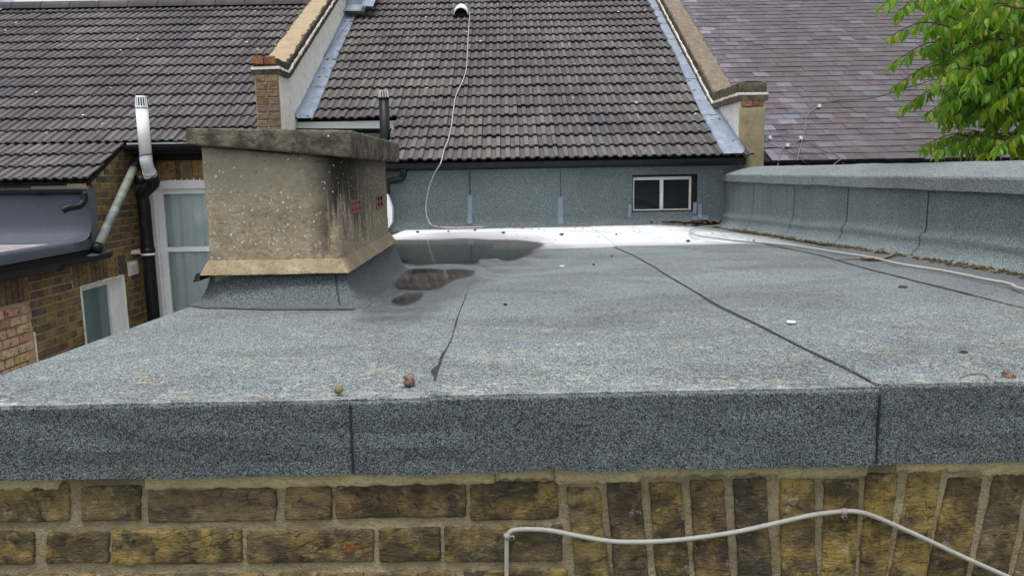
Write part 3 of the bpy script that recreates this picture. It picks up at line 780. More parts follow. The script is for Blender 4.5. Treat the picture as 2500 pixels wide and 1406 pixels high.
# ================================================================== CHIMNEY STACK
CY = 2.55
cxl, cxr = PY(501, 500, CY).x, PY(823, 500, CY).x
cyf = PX(945, 480, cxr).y
CH = thing('chimney_stack', 'squat rendered chimney stack capped with a weathered concrete slab on the felt roof', 'chimney', ((cxl + cxr) / 2, (CY + cyf) / 2, zplane(3.1)))
zt_l, zt_r = PY(501, 357, CY).z, PY(820, 382, CY).z
zd1 = PY(660, 634, CY).z; zd0 = PY(660, 671, CY - .04).z
m = rough_hexa([(cxl, CY, zd1 - .03), (cxr, CY, zd1 - .03), (cxr, cyf, zd1 - .03), (cxl, cyf, zd1 - .03), (cxl, CY, zt_l), (cxr, CY, zt_r), (cxr, cyf, zt_r + .004), (cxl, cyf, zt_l)], .009, (26, 50, 26), .0035, 9, 3, .0016)
m.build('shaft', 'shaft', CH, True)
SY = CY - .055
sl_ = [PY(453, 352, SY), PY(859, 386, SY), PY(857, 318, SY), PY(453, 313, SY)]
sx1 = sl_[1].x
fb = PX(976, 397, sx1); ft = PX(976, 350, sx1)
dl = V((0, fb.y - SY, 0))
m = rough_hexa([sl_[0], sl_[1], V((sx1, fb.y, fb.z)), sl_[0] + dl, sl_[3], sl_[2], V((sx1, fb.y, ft.z)), sl_[3] + dl], .0045, (40, 70, 7), .0022, 13, 8, .0020)
m.build('cap_slab', 'slab', CH, True)
e = .036
m = rough_hexa([(cxl - e + .012, CY - e, zd0), (cxr + e, CY - e, zd0), (cxr + e, cyf + e, zd0), (cxl - e + .012, cyf + e, zd0), (cxl - .004, CY - .006, zd1), (cxr + .006, CY - .006, zd1), (cxr + .006, cyf + .004, zd1), (cxl - .004, cyf + .004, zd1)], .003, (26, 50, 3), .0014, 11, 5, .0010)
m.build('mortar_drip', 'drip', CH, True)
MB().box(cxl + .01, cxr - .01, CY + .01, cyf - .01, zplane(cyf) - .25, zd0 + .02).build('core', 'mortar_far', CH)
# felt upstand: front piece and flank piece lapped over it
CO = [(1.0, .0), (.86, .012), (.66, .05), (.48, .15), (.33, .32), (.2, .55), (.1, .8), (.05, 1.0)]
def up_sec(bx, by, dx, dy, d, lift=.0, ztop=None):
    o = []; L = math.hypot(dx, dy); dx /= L; dy /= L; zt = zd0 + .012
    for t, h in CO:
        X, Y = bx + dx * d * t, by + dy * d * t; zr = zroof(X, Y) + .001 + (.005 + lift) * (1 - t ** 3)
        o.append(V((X + dx * lift, Y + dy * lift, zr + (zt - zr) * h)))
    return o
foot = [_pl(*p) for p in ((456, 747), (497, 754), (560, 755), (650, 758), (760, 758), (868, 757))]
m = MB(); secs = []
for k in range(41):
    u = k / 40; bx = cxl + .0 + (cxr - cxl) * u
    q = u * 5; i = min(4, int(q)); f = foot[i].lerp(foot[i + 1], q - i)
    secs.append(up_sec(bx, CY + .02, f.x - bx, f.y - CY - .02, math.hypot(f.x - bx, f.y - CY - .02)))
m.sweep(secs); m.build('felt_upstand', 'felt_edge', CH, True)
m = MB(); m.sweep([[secs[k][0] + V((0, -.006 - .002 * noise.noise((k * .9, 0, 0)), .0012)), secs[k][0] + V((0, .001, .0035))] for k in range(41)]); m.build('bitumen_seam', 'bitumen', CH)
path = [(cxr - .022, CY + .02, .30, -1, .176), (cxr - .006, CY + .02, .45, -1, .188), (cxr, CY + .02, .62, -1, .196), (cxr, CY + .02, .85, -.95, .158), (cxr, CY + .05, 1, -.5, .105)]
secs = [up_sec(*p, .006) for p in path]
for k in range(1, 31):
    Y = CY + .05 + (cyf - CY + .06) * k / 30; secs.append(up_sec(cxr, Y, 1, 0, .074 + .012 * k / 30 + .003 * noise.noise((k * .6, 2, 0)), .006))
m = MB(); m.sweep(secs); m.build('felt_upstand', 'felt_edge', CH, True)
m = MB(); m.sweep([[a + V((-.004 - .002 * noise.noise((j, 2, 2)), -.002, 0)), a + V((.0025, -.004, .0012))] for j, a in enumerate(secs[0])]); m.build('bitumen_seam', 'bitumen', CH)
back = [up_sec(cxr - (cxr - cxl) * k / 10, cyf - .02, 0, 1, .1) for k in range(11)]
m = MB(); m.sweep(back); m.build('felt_upstand', 'felt_edge', CH, True)
q = [PY(489, 668, CY - .03), PY(478, 669, CY - .01), PY(471, 690, CY), PY(487, 686, CY - .03)]
m = MB(); m.prism(q, (0, .16, 0)); m.build('lead_flap', 'black_timber', CH)
# terracotta air bricks in the flank
def air_brick(tl, tr, br, bl, rows, cols, bar):   # lattice over a dark backing
    c = [PX(*p, cxr) for p in (tl, tr, br, bl)]
    y0 = c[0].y; y1 = c[1].y; z1 = (c[0].z + c[1].z) / 2; z0 = (c[2].z + c[3].z) / 2
    A = MB(); xb = cxr - .004; xf = cxr + .0045
    b = .16 * (z1 - z0)
    A.box(xb, xf, y0, y1, z0, z0 + b).box(xb, xf, y0, y1, z1 - b * .7, z1)
    by = bar * (y1 - y0)
    hh = (z1 - b * .7 - z0 - b)
    A.box(xb, xf - .001, y0, y0 + by, z0 + b, z1 - b * .7).box(xb, xf - .001, y1 - by, y1, z0 + b, z1 - b * .7)
    for r in range(1, rows): zz = z0 + b + hh * r / rows; A.box(xb, xf - .0015, y0 + by, y1 - by, zz - b * .38, zz + b * .38)
    for cc in range(1, cols): yy = y0 + by + (y1 - y0 - 2 * by) * cc / cols; A.box(xb, xf - .002, yy - by * .42, yy + by * .42, z0 + b, z1 - b * .7)
    o = A.build('air_brick', 'terracotta', CH)
    MB().box(cxr - .01, cxr + .0012, y0 + .002, y1 - .002, z0 + .002, z1 - .002).build('opening', 'hole', o)
air_brick((853, 489), (880, 487), (879, 517), (853, 522), 2, 6, .09)
air_brick((917, 478), (934, 475), (933, 507), (917, 511), 2, 2, .14)

# ================================================================== TILED ROOFS
GA = .305
def tile_shape():
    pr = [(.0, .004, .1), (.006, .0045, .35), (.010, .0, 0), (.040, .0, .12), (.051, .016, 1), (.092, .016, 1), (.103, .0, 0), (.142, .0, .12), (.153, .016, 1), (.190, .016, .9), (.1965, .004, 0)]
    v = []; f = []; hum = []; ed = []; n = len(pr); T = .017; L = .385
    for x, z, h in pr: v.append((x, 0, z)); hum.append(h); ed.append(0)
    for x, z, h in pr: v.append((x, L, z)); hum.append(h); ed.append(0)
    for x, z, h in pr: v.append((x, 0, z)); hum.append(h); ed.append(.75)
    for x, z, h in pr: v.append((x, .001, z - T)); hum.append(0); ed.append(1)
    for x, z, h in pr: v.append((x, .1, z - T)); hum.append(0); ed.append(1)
    for i in range(n - 1):
        f += [(i, i + 1, n + i + 1, n + i), (3 * n + i, 3 * n + i + 1, 2 * n + i + 1, 2 * n + i), (4 * n + i, 4 * n + i + 1, 3 * n + i + 1, 3 * n + i)]
    f += [(2 * n, 4 * n, 3 * n), (3 * n - 1, 4 * n - 1, 5 * n - 1)]
    return [V(q) for q in v], f, hum, ed
TS = tile_shape()
def shape_mesh(name, shp, mat):
    m = MB(); m.add(shp[0], shp[1])
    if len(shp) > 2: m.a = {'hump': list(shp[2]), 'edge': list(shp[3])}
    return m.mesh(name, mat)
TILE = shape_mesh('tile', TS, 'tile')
def slate_shape(w):
    h = .0045; v = [(0, 0, 0), (w, .002, 0), (w, .36, -.001), (0, .36, -.001), (0, .002, -h), (w, 0, -h), (w, .36, -h), (0, .36, -h)]
    return [V(q) for q in v], [(0, 1, 2, 3), (4, 5, 1, 0), (5, 6, 2, 1), (7, 4, 0, 3)]
def lay(roof, name, data, shp, places, limit, mat, cut=None):
    """places: (X, Y, z, pitch, jitter) nearest first; the first `limit` in view become objects, the rest one mesh"""
    cnt = 0; st = MB(); hu = []; ed = []
    for (X, Y, z, ph, dz) in places:
        p = V((X, Y, z)); u, w = proj(p + V((.1, .2, .1)))
        if -15 < u < 2515 and -12 < w < 700 and cnt < limit:
            cnt += 1
            link(name, data, roof, p, (ph, random.gauss(0, .004) + dz * .0, random.gauss(0, .0035)))
        else:
            mtx = Matrix.Translation(p) @ Euler((ph + random.gauss(0, .002), random.gauss(0, .004), random.gauss(0, .003))).to_matrix().to_4x4()
            st.add([mtx @ q for q in shp[0]], shp[1])
            if len(shp) > 2: hu += shp[2]; ed += shp[3]
    if st.v:
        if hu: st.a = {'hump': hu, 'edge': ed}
        o = st.build('far_' + name, mat, roof); o['kind'] = 'stuff'
DEL = R(5.2)
def place_rows(Y0, z0, ph, r0, r1, xs, out, lift=.030):
    for r in range(r0, r1):
        s = (r - r0) * GA
        for x in (xs(r) if callable(xs) else xs):
            j = random.gauss(0, .0025)
            out.append((x + random.gauss(0, .0008), Y0 + s * cos(ph) - lift * sin(ph), z0 + s * sin(ph) + lift * cos(ph) + j, ph - DEL, 0))
def roof_board(parent, name, segs, x0, x1, mat='black_timber'):
    m = MB()
    pts = segs; t = .035
    poly = [(y, z - .012) for y, z in pts] + [(y + .02, z - .012 - t) for y, z in reversed(pts)]
    return m.px(poly, x0, x1).build(name, mat, parent)

# ---- house behind the flat roof
PH2, PH1 = R(25), R(28.8)
E0 = (8.0, ZC + .111)
K0 = (E0[0] + 5 * GA * cos(PH2), E0[1] + 5 * GA * sin(PH2))
T0 = (K0[0] + 15 * GA * cos(PH1), K0[1] + 15 * GA * sin(PH1))
def on_roof(px, py, off=.05):
    p = PS(px, py, E0[0], E0[1], PH2, off)
    return p if p.y < K0[0] else PS(px, py, K0[0], K0[1], PH1, off)
HC = thing('terraced_house', 'terraced house with grey brown concrete tile roof sweeping down over the felt clad wall', 'house', (0, 9, 0))
xs_all = [-2.44 + .2 * j for j in range(25)]
rf = roof_board(HC, 'roof', [(E0[0] + .02, E0[1]), K0, T0], -1.24, 2.47)
roof_board(HC, 'roof_deck', [(E0[0] + 4.2 * GA * cos(PH2), E0[1] + 4.2 * GA * sin(PH2)), K0, T0], -2.47, -1.241)
MB().px([(T0[0], T0[1]), (T0[0] + 4.5, T0[1] - 2.5), (T0[0] + 4.5, T0[1] - 2.6), (T0[0], T0[1] - .1)], -2.47, 2.47).build('roof_deck', 'tile', HC)
pl = []
place_rows(E0[0], E0[1], PH2, 0, 4, xs_all[6:], pl)
place_rows(E0[0] + 4 * GA * cos(PH2), E0[1] + 4 * GA * sin(PH2), PH2, 4, 5, xs_all, pl)
place_rows(K0[0], K0[1], PH1, 5, 20, xs_all, pl)
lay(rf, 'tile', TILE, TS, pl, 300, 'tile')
m = MB(); m.tube([(-2.47, T0[0], T0[1] + .02), (2.47, T0[0], T0[1] + .02)], .13, 12); m.build('ridge', 'tile', HC)
# felt clad wall, with the low window
wz0 = zplane(YW) - .06; wz1 = ZC + .06
wl, wr = PY(1543, 470, YW).x, PY(1702, 470, YW).x
wb_, wt_ = PY(1620, 517, YW).z, PY(1620, 426, YW).z
wsx = [-1.9, PY(1147, 480, YW).x, PY(1369, 480, YW).x, 2.5]
def wpanel(x0, x1, z0, z1, off, base):
    m = MB(); nx = max(2, int((x1 - x0) / .06)); nz = max(2, int((z1 - z0) / .04))
    def fn(u, v):
        X = x0 + (x1 - x0) * u; Z = z0 + (z1 - z0) * v; zr = zroof(X, YW)
        y = YW - off - .004 * noise.noise((X * 3, Z * 3, 1)) - .0015 * noise.noise((X * 14, Z * 14, 2))
        if base: y -= .075 * max(0, 1 - (Z - zr) / .09) ** 2 if Z > zr - .02 else .075
        return V((X, y, Z))
    m.grid(fn, nx, nz); return m
for i in range(2):
    wpanel(wsx[i], wsx[i + 1] - .004, wz0, wz1, (.0, .003)[i], True).build('felt_panel', 'felt_wall', HC, True)
m = wpanel(wsx[2], wl, wz0, wz1, .0, True); a = wpanel(wr, wsx[3], wz0, wz1, .0, True); m.add(a.v, a.f)
a = wpanel(wl + .0005, wr - .0005, wz0, wb_, .0, True); m.add(a.v, a.f); a = wpanel(wl + .0005, wr - .0005, wt_, wz1, .0, False); m.add(a.v, a.f)
m.build('felt_panel', 'felt_wall', HC, True)
MB().box(-2.5, wl - .03, YW + .05, YW + .25, 0, wz1).box(wr + .03, 2.5, YW + .05, YW + .25, 0, wz1).box(wl - .031, wr + .031, YW + .05, YW + .25, 0, wb_ - .03).box(wl - .031, wr + .031, YW + .05, YW + .25, wt_ + .03, wz1).build('wall_core', 'mortar_far', HC)
for i, (xp, ya, yb2, w) in enumerate([(1147, 476, 546, .026), (1368, 481, 546, .03)]):
    m = MB(); a, b = PY(xp, ya, YW), PY(xp, yb2, YW)
    m.sweep([[V((a.x + (b.x - a.x) * t - w * (.9 + .3 * noise.noise((t * 5, i, 1))), YW - .008 - (.06 * max(0, t - .75) * 2), a.z + (b.z - a.z) * t)), V((a.x + (b.x - a.x) * t + w * (.9 + .3 * noise.noise((t * 5, i, 6))), YW - .008 - (.06 * max(0, t - .75) * 2), a.z + (b.z - a.z) * t))] for t in [k / 14 for k in range(15)]])
    m.build('sealant_patch', 'sealant', HC, True)
    c = PY(xp, 412, YW); m = MB(); m.sweep([[V((c.x - .004 + .004 * noise.noise((k, i, 1)), YW - .006, c.z + (a.z - c.z) * k / 8)), V((c.x + .003 + .004 * noise.noise((k, i, 1)), YW - .006, c.z + (a.z - c.z) * k / 8))] for k in range(9)]); m.build('bitumen_seam', 'bitumen', HC)
for (xa, ya, xb, yb2) in [(1533, 500, 1541, 530), (1692, 494, 1700, 522), (1704, 498, 1712, 532), (1690, 526, 1728, 536)]:
    a, b = PY(xa, ya, YW), PY(xb, yb2, YW); m = MB(); m.grid(lambda u, v: V((a.x + (b.x - a.x) * u + .008 * noise.noise((v * 3, xa, 0)), YW - .011 - .02 * (v > .8) * (yb2 > 530), a.z + (b.z - a.z) * v + .008 * noise.noise((u * 3, 4, xa)))), 4, 5); m.build('sealant_patch', 'sealant', HC, True)
WN = MB()
fy = YW + .045
fx0, fx1, fz0, fz1 = wl + .012, PY(1690, 470, YW).x, wb_ + .012, PY(1620, 432, YW).z
mxa, mxb = PY(1613, 470, YW).x, PY(1621, 470, YW).x
WN.box(fx0, fx1, fy, fy + .04, fz1 - .03, fz1).box(fx0, fx1, fy, fy + .04, fz0, fz0 + .014).box(fx0, fx0 + .018, fy + .001, fy + .039, fz0 + .0141, fz1 - .0301).box(fx1 - .022, fx1, fy + .001, fy + .039, fz0 + .0141, fz1 - .0301).box(mxa, mxb, fy - .006, fy + .036, fz0 + .0142, fz1 - .0302)
wn_o = WN.build('window', 'white_paint', HC)
MB().box(fx0 + .018, mxa, fy + .015, fy + .02, fz0 + .014, fz1 - .03).build('pane', 'glass_dark', wn_o)
MB().box(mxb, fx1 - .022, fy + .015, fy + .02, fz0 + .014, fz1 - .03).build('pane', 'glass_dark', wn_o)
MB().box(wl, wr, fy - .04, fy + .05, fz1 + .001, wt_).box(fx1 + .001, wr, fy - .03, fy + .05, wb_, fz1).box(wl, fx0 - .001, fy - .03, fy + .05, wb_, fz1).box(wl + .0005, wr - .0005, fy - .035, fy + .05, wb_ - .004, fz0 - .001).build('reveal', 'black_timber', wn_o)
MB().box(wl, wr, fy + .055, fy + .08, wb_, wt_).build('interior', 'hole', wn_o)
# eaves gutter along the felt wall
def gutter(parent, p0, p1, r=.055, brackets=(), mat='black_plastic', side=None):
    p0, p1 = V(p0), V(p1); t = (p1 - p0).normalized(); s = t.cross(V((0, 0, 1))).normalized() if side is None else V(side)
    m = MB(); n = max(2, int((p1 - p0).length / .5))
    prof = [(-1, .06), (-1, 0)] + [(cos(math.pi + math.pi * k / 10), sin(math.pi + math.pi * k / 10)) for k in range(1, 10)] + [(1, 0), (1, .10), (.9, .10), (.9, 0)] + [(.9 * cos(2 * math.pi - math.pi * k / 8), .9 * sin(2 * math.pi - math.pi * k / 8)) for k in range(1, 8)] + [(-.9, .0), (-.9, .06)]
    m.sweep([[p0.lerp(p1, k / n) + s * (a * r) + V((0, 0, b * r)) for a, b in prof] for k in range(n + 1)], True)
    o = m.build('gutter', mat, parent)
    for f in brackets:
        c = p0.lerp(p1, f); q = MB()
        q.sweep([[c + t * d + s * (a * r * 1.13) + V((0, 0, b * r * 1.13)) for a, b in prof[:13]] for d in (-.022, .022)]); q.build('bracket', mat, o)
    return o
ga, gb = PY(930, 405, 7.93), PY(1788, 392, 7.93)
gutter(HC, (ga.x, 7.95, ga.z + .006), (gb.x, 7.95, gb.z + .014), .052, (.245, .57, .79, .97))
MB().box(-1.9, 2.48, 8.005, 8.03, wz1 - .03, E0[1] - .005).build('fascia', 'black_plastic', HC)
# higher eaves at the left: white fascia, black gutter, pale wall
e4 = (E0[0] + 4 * GA * cos(PH2), E0[1] + 4 * GA * sin(PH2))
MB().box(-2.47, -1.25, e4[0] + .05, e4[0] + .075, e4[1] - .17, e4[1] - .012).build('fascia', 'upvc', HC)
gz = PY(830, 307, e4[0] - .03).z
gutter(HC, (-2.49, e4[0] - .005, gz - .028), (-1.24, e4[0] - .005, gz - .050), .05, (.1, .9))
MB().box(-2.47, -1.25, e4[0] + .2, e4[0] + .4, 0, e4[1] - .02).build('upper_wall', 'render_white', HC)
MB().px([(8.06, ZC - 2.9), (9.3, ZC - 2.9), (9.3, e4[1] + .02), (8.06, E0[1] - .02)], -1.29, -1.243).build('cheek_wall', 'felt_wall', HC)
# lead flashings against the party walls
def flash(parent, xw, dirx, w0, w1, y0, cuts):
    def rz(Y): return E0[1] + (Y - E0[0]) * tan(PH2) if Y < K0[0] else K0[1] + (Y - K0[0]) * tan(PH1)
    for i in range(len(cuts) - 1):
        a, b = cuts[i], cuts[i + 1] + .05; n = max(3, int((b - a) / .07)); m = MB(); secs = []
        for k in range(n + 1):
            Y = a + (b - a) * k / n; f = (Y - y0) / (T0[0] - y0); w = w0 + (w1 - w0) * min(1, f * 2.2); z = rz(Y) + .045 - .006 * (k / n)
            wv = .012 * noise.noise((Y * 6, xw, 1))
            secs.append([V((xw + dirx * .006, Y, z + .062 + .006 * noise.noise((Y * 4, 2, xw)))), V((xw + dirx * .008, Y, z + .03)), V((xw + dirx * .03, Y, z + .008)), V((xw + dirx * w * .6, Y, z + .008 + .008 * noise.noise((Y * 9, 3, 3)))), V((xw + dirx * (w + wv), Y, z + .006 + .006 * noise.noise((Y * 13, 7, 3)))), V((xw + dirx * (w + wv), Y, z - .02))])
        m.sweep(secs); m.build('lead_flashing', 'lead', parent, True)
XPL, XPR = PY(684, 240, 8.5).x, PY(1804, 330, 8.2).x
flash(HC, XPL, 1, .185, .15, e4[0] - .06, [e4[0] - .05, 9.9, 10.75, 11.7, 12.45])
flash(HC, XPR, -1, .22, .14, 8.0, [7.97, 8.95, 9.95, 11.2, 12.4, 13.4])

# ---- house at the left with its own long tile roof
PL2, PL1 = R(25.6), R(30)
XSW = -4.25                                # plane of the brick side wall
L0 = (7.88, ZC - .012)
LK = (L0[0] + 3 * GA * cos(PL2), L0[1] + 3 * GA * sin(PL2))
LT = (LK[0] + 14.95 * GA * cos(PL1), LK[1] + 14.95 * GA * sin(PL1))
def on_left(px, py, off=.05):
    p = PS(px, py, L0[0], L0[1], PL2, off)
    return p if p.y < LK[0] else PS(px, py, LK[0], LK[1], PL1, off)
HL = thing('terraced_house', 'terraced house with long concrete tile roof, straight ridge and tall white framed glazed door', 'house', (-5, 9.5, 0))
rl = roof_board(HL, 'roof', [LK, LT], -8.05, XPL - .24)
roof_board(HL, 'roof_deck', [(L0[0] + .03, L0[1]), (LK[0] - .001, LK[1])], -8.05, XSW + .02)
MB().px([(LT[0], LT[1]), (LT[0] + 4.5, LT[1] - 2.6), (LT[0] + 4.5, LT[1] - 2.7), (LT[0], LT[1] - .1)], -8.05, XPL - .24).build('roof_deck', 'tile', HL)
xl_all = [XPL - .26 - .2 * (j + 1) for j in range(26)]
pl = []
xlow = [XSW + .045 - .2 * (j + 1) for j in range(19)]
place_rows(L0[0], L0[1], PL2, 0, 3, xlow, pl)
place_rows(LK[0], LK[1], PL1, 3, 18, xl_all, pl)
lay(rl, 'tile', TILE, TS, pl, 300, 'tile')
x = XPL - .25
while x > -8.0:                            # ridge tiles
    m = MB(); zt = LT[1] + .02
    m.sweep([[V((xx, LT[0] - .17 * cos(math.pi * k / 8) * s_, zt - .05 + .13 * sin(math.pi * k / 8) * s_)) for k in range(9)] for xx, s_ in ((x, 1.0), (x - .44, 1.0), (x - .445, .96))])
    m.build('ridge_tile', 'tile', HL, True); x -= .45
# rear wall, door and eaves
YR = 9.0
dx0 = PY(366, 500, YR).x; dx1 = dx0 + 1.15; dzh = PY(430, 448, YR).z; dzb = ZC - 2.15
rw = MB().box(XSW, dx0, YR, YR + .22, 0, dzh + .02).box(XSW, XPL - .02, YR, YR + .22, dzh + .021, LK[1] - .03).box(dx1, XPL - .02, YR, YR + .22, 0, dzh + .02).box(dx0, dx1, YR, YR + .22, 0, dzb).build('rear_wall', 'mortar_far', HL)
def far_brick_mesh(L, seed):
    vs, fs = rbox(.012, L / 2, .033, .006, 1, 3, 1); m = MB()
    m.add([p + V((noise.noise((p.x * 30, p.y * 30, seed)) * .003, noise.noise((p.y * 40, p.z * 40, seed + 5)) * .004, noise.noise((p.y * 22, p.z * 50, seed + 9)) * .004)) for p, d in vs], fs)
    return m
FB = {}
for mt in ('brick_far', 'brick_pale', 'brick_pier', 'brick_black', 'brick_red'):
    FB[mt] = [[far_brick_mesh(L, s + 7 * k).mesh('brick', mt) for s in range(4)] for k, L in enumerate((.215, .103))]
def put_brick(parent, mt, c, L, face='x', h=.066, deep=.0):
    """brick lying along y (face='x': seen from +x) or along x (face='y')"""
    k = 0 if L > .15 else 1; base = (.215, .103)[k]
    o = link('brick', random.choice(FB[mt][k]), parent, V(c), (0, random.gauss(0, .004), {'x': 0, 'y': math.pi / 2}[face] + random.gauss(0, .006)))
    o.scale = (1 + deep, L / base, h / .066); return o
k = 0
for px in range(352, 560, 15):
    for py in (416,):
        a = PY(px + 7, py + (px - 352) * -.006, YR); c = a + V((0, -.003, 0))
        o = link('brick', random.choice(FB['brick_far'][0]), rw, c, (math.pi / 2, 0, math.pi / 2)); o.scale = (1, 1.07, .9); o.rotation_euler = Euler((0, 0, 0)); o.rotation_euler = (R(90) + random.gauss(0, .01), 0, R(90))
def door_arch(x): u = (x - dx0) / (dx1 - dx0); return dzh + .05 * (1 - (2 * u - 1) ** 2)
dr = MB(); fw_ = .075; dy = YR + .06
dr.box(dx0 - .012, dx0 + .055, YR - .012, dy + .05, dzb, dzh + .005).box(dx1 - .055, dx1 + .012, YR - .012, dy + .05, dzb, dzh + .005)
hp = [V((dx0 + .0551 + (dx1 - dx0 - .1102) * k / 10, YR - .01, door_arch(dx0 + (dx1 - dx0) * k / 10) + .008)) for k in range(11)]
dr.prism([V((hp[-1].x, YR - .01, dzh - .06)), V((hp[0].x, YR - .01, dzh - .06))] + hp, (0, .12, 0))
do = dr.build('door', 'upvc', HL)
brick_field(rw, 'y', YR, XSW + .02, XPL - .03, .05, dzh - .01, [(dx0 - .02, dx1 + .02, dzb - .02, 9)], -.006)
zi1 = dzh - .062; zmid = PY(430, 610, YR).z
fr = MB(); a0, a1 = dx0 + .06, dx1 - .06
fr.box(a0, a0 + .075, dy - .012, dy + .045, dzb + .02, zi1).box(a1 - .075, a1, dy - .012, dy + .045, dzb + .02, zi1).box(a0 + .0751, a1 - .0751, dy - .010, dy + .043, zi1 - .06, zi1).box(a0 + .0751, a1 - .0751, dy - .010, dy + .043, zmid - .028, zmid + .028).box(a0 + .0751, a1 - .0751, dy - .010, dy + .043, dzb + .02, dzb + .14)
fr.build('frame', 'upvc', do)
for z0_, z1_ in ((zmid + .028, zi1 - .06), (dzb + .14, zmid - .028)): MB().box(a0 + .075, a1 - .075, dy + .012, dy + .018, z0_, z1_).build('pane', 'glass', do)
m = MB(); m.grid(lambda u, v: V((a0 + .03 + (a1 - a0 - .06) * u, dy + .055 + .016 * sin(u * 46 + 2.2 * noise.noise((u * 4, v * .6, 1))) + .01 * sin(u * 17 + 1), dzb + .05 + (zi1 - dzb - .06) * v)), 110, 6); m.build('curtain', 'curtain', do, True)
MB().box(dx0, dx1, YR + .19, YR + .21, dzb, dzh + .02).build('interior', 'hole', do)
ge = LK[0] - .05
gzl = PY(430, 357, ge).z
gutter(HL, (XSW + .06, ge, gzl + .012), (XPL - .27, ge, gzl + .012), .052, (.1, .5, .9))
MB().box(XSW + .06, XPL - .27, ge + .055, ge + .068, gzl - .01, gzl + .045).build('fascia', 'upvc', HL)
MB().box(XSW + .03, XPL - .02, ge + .07, YR - .001, gzl - .075, gzl - .01).build('soffit', 'black_timber', HL)
MB().box(XSW + .03, XPL - .02, YR - .05, YR - .002, gzl - .15, gzl - .0755).build('wall_plate', 'black_timber', HL)

# ---- single storey side extension of that house, with the brick side wall
SE = thing('side_extension', 'low brick side extension with grey fibreglass flat roof and black gutter', 'building', (-4.8, 7, 0))
zs = ZC - .70
def YX(px, py): return PX(px, py, XSW).y
wy0, wy1 = YX(199, 740), YX(300, 700)
whd = PX(250, 687, XSW).z; wsill = whd - 1.0
iy1 = YX(75, 760)
t_ = .2
sw = MB().box(XSW - t_, XSW - .006, 4.2, wy0, 0, zs).box(XSW - t_, XSW - .006, wy0, wy1, 0, wsill).box(XSW - t_, XSW - .006, wy0, wy1, whd, zs).box(XSW - t_, XSW - .006, wy1, YR + .1, 0, zs)
sw.px([(7.92, zs + .0005), (YR + .1, zs + .0005), (YR + .1, LK[1] - .04), (LK[0], LK[1] - .04), (7.92, L0[1] - .03)], XSW - t_, XSW - .006)
swo = sw.build('side_wall', 'mortar_far', SE)
CP = .0785
hid = lambda p: (lambda u, w: u < -40 or u > 372 or w > 915 - .344 * u + 22)(*proj(p))
zc_ = whd + .004 - CP * 25
r = 0
z = zc_
stf = MB()
while z < LK[1]:
    Y = 4.6 + (.056 if r % 2 else 0); j = r
    while Y < YR - .02:
        L = .215 if j % 2 == 0 else .103
        a, b = Y, min(Y + L, YR - .015); Y += L + .011; j += 1
        cuts = []
        if z + .07 > wsill and z < whd: cuts.append((wy0 - .006, wy1 + .006))
        if whd <= z + .03 < whd + .235: cuts += [(wy0 - .1, wy1 + .1), (5.6, iy1)]
        if whd - 1.2 < z + .03 < whd: cuts.append((4, iy1 + .004))
        if z + .05 > zs: cuts.append((4, 7.96 + max(0, (z + .075 - L0[1] + .03) / tan(PL2))))
        for ca, cb in cuts:
            if a >= ca and b <= cb: a = b
            elif a < ca < b <= cb: b = ca
            elif ca <= a < cb < b: a = cb
            elif a < ca and b > cb: b = ca
        if b - a < .03: continue
        c = V((XSW - .0105 + random.uniform(-.002, .002), (a + b) / 2, z + .033))
        if hid(c):
            stf.box(XSW - .02, XSW + .0015, a, b, z, z + .066); continue
        put_brick(swo, 'brick_far', c, b - a)
    z += CP; r += 1
for (ya, yb2) in ((wy0 - .1, wy1 + .1), (5.6, iy1)):      # soldier arches over both openings
    n = int((yb2 - ya) / .077)
    for k in range(n):
        c = V((XSW - .003, ya + (k + .5) * (yb2 - ya) / n, whd + .115 + .018 * sin(math.pi * (k + .5) / n)))
        if not hid(c):
            o = link('brick', random.choice(FB['brick_far'][0]), swo, c, (R(90) + random.gauss(0, .01), 0, 0)); o.scale = (1, 1.02, 1)
o = stf.build('hidden_brick', 'brick_far', swo); o['kind'] = 'stuff'
# blocked window filled with pale bricks
inf = MB().box(XSW - .02, XSW - .004, 4.3, iy1 - .002, whd - 1.2, whd - .002).build('blocked_window', 'mortar_pale', SE)
z = whd - .085; r = 0; pst = MB()
while z > whd - 1.19:
    Y = iy1 - .03 - (.07 if r % 2 else 0)
    j = r
    while Y > 4.5:
        L = .205 if (j % 3) else .11; c = V((XSW + .004, Y - L / 2, z + .03)); Y -= L + .02; j += 1
        if not hid(c): put_brick(inf, 'brick_pale', c, L)
        else: pst.box(XSW - .01, XSW + .012, c.y - L / 2, c.y + L / 2, z, z + .064)
    z -= .083; r += 1
o = pst.build('hidden_brick', 'brick_pale', inf); o['kind'] = 'stuff'
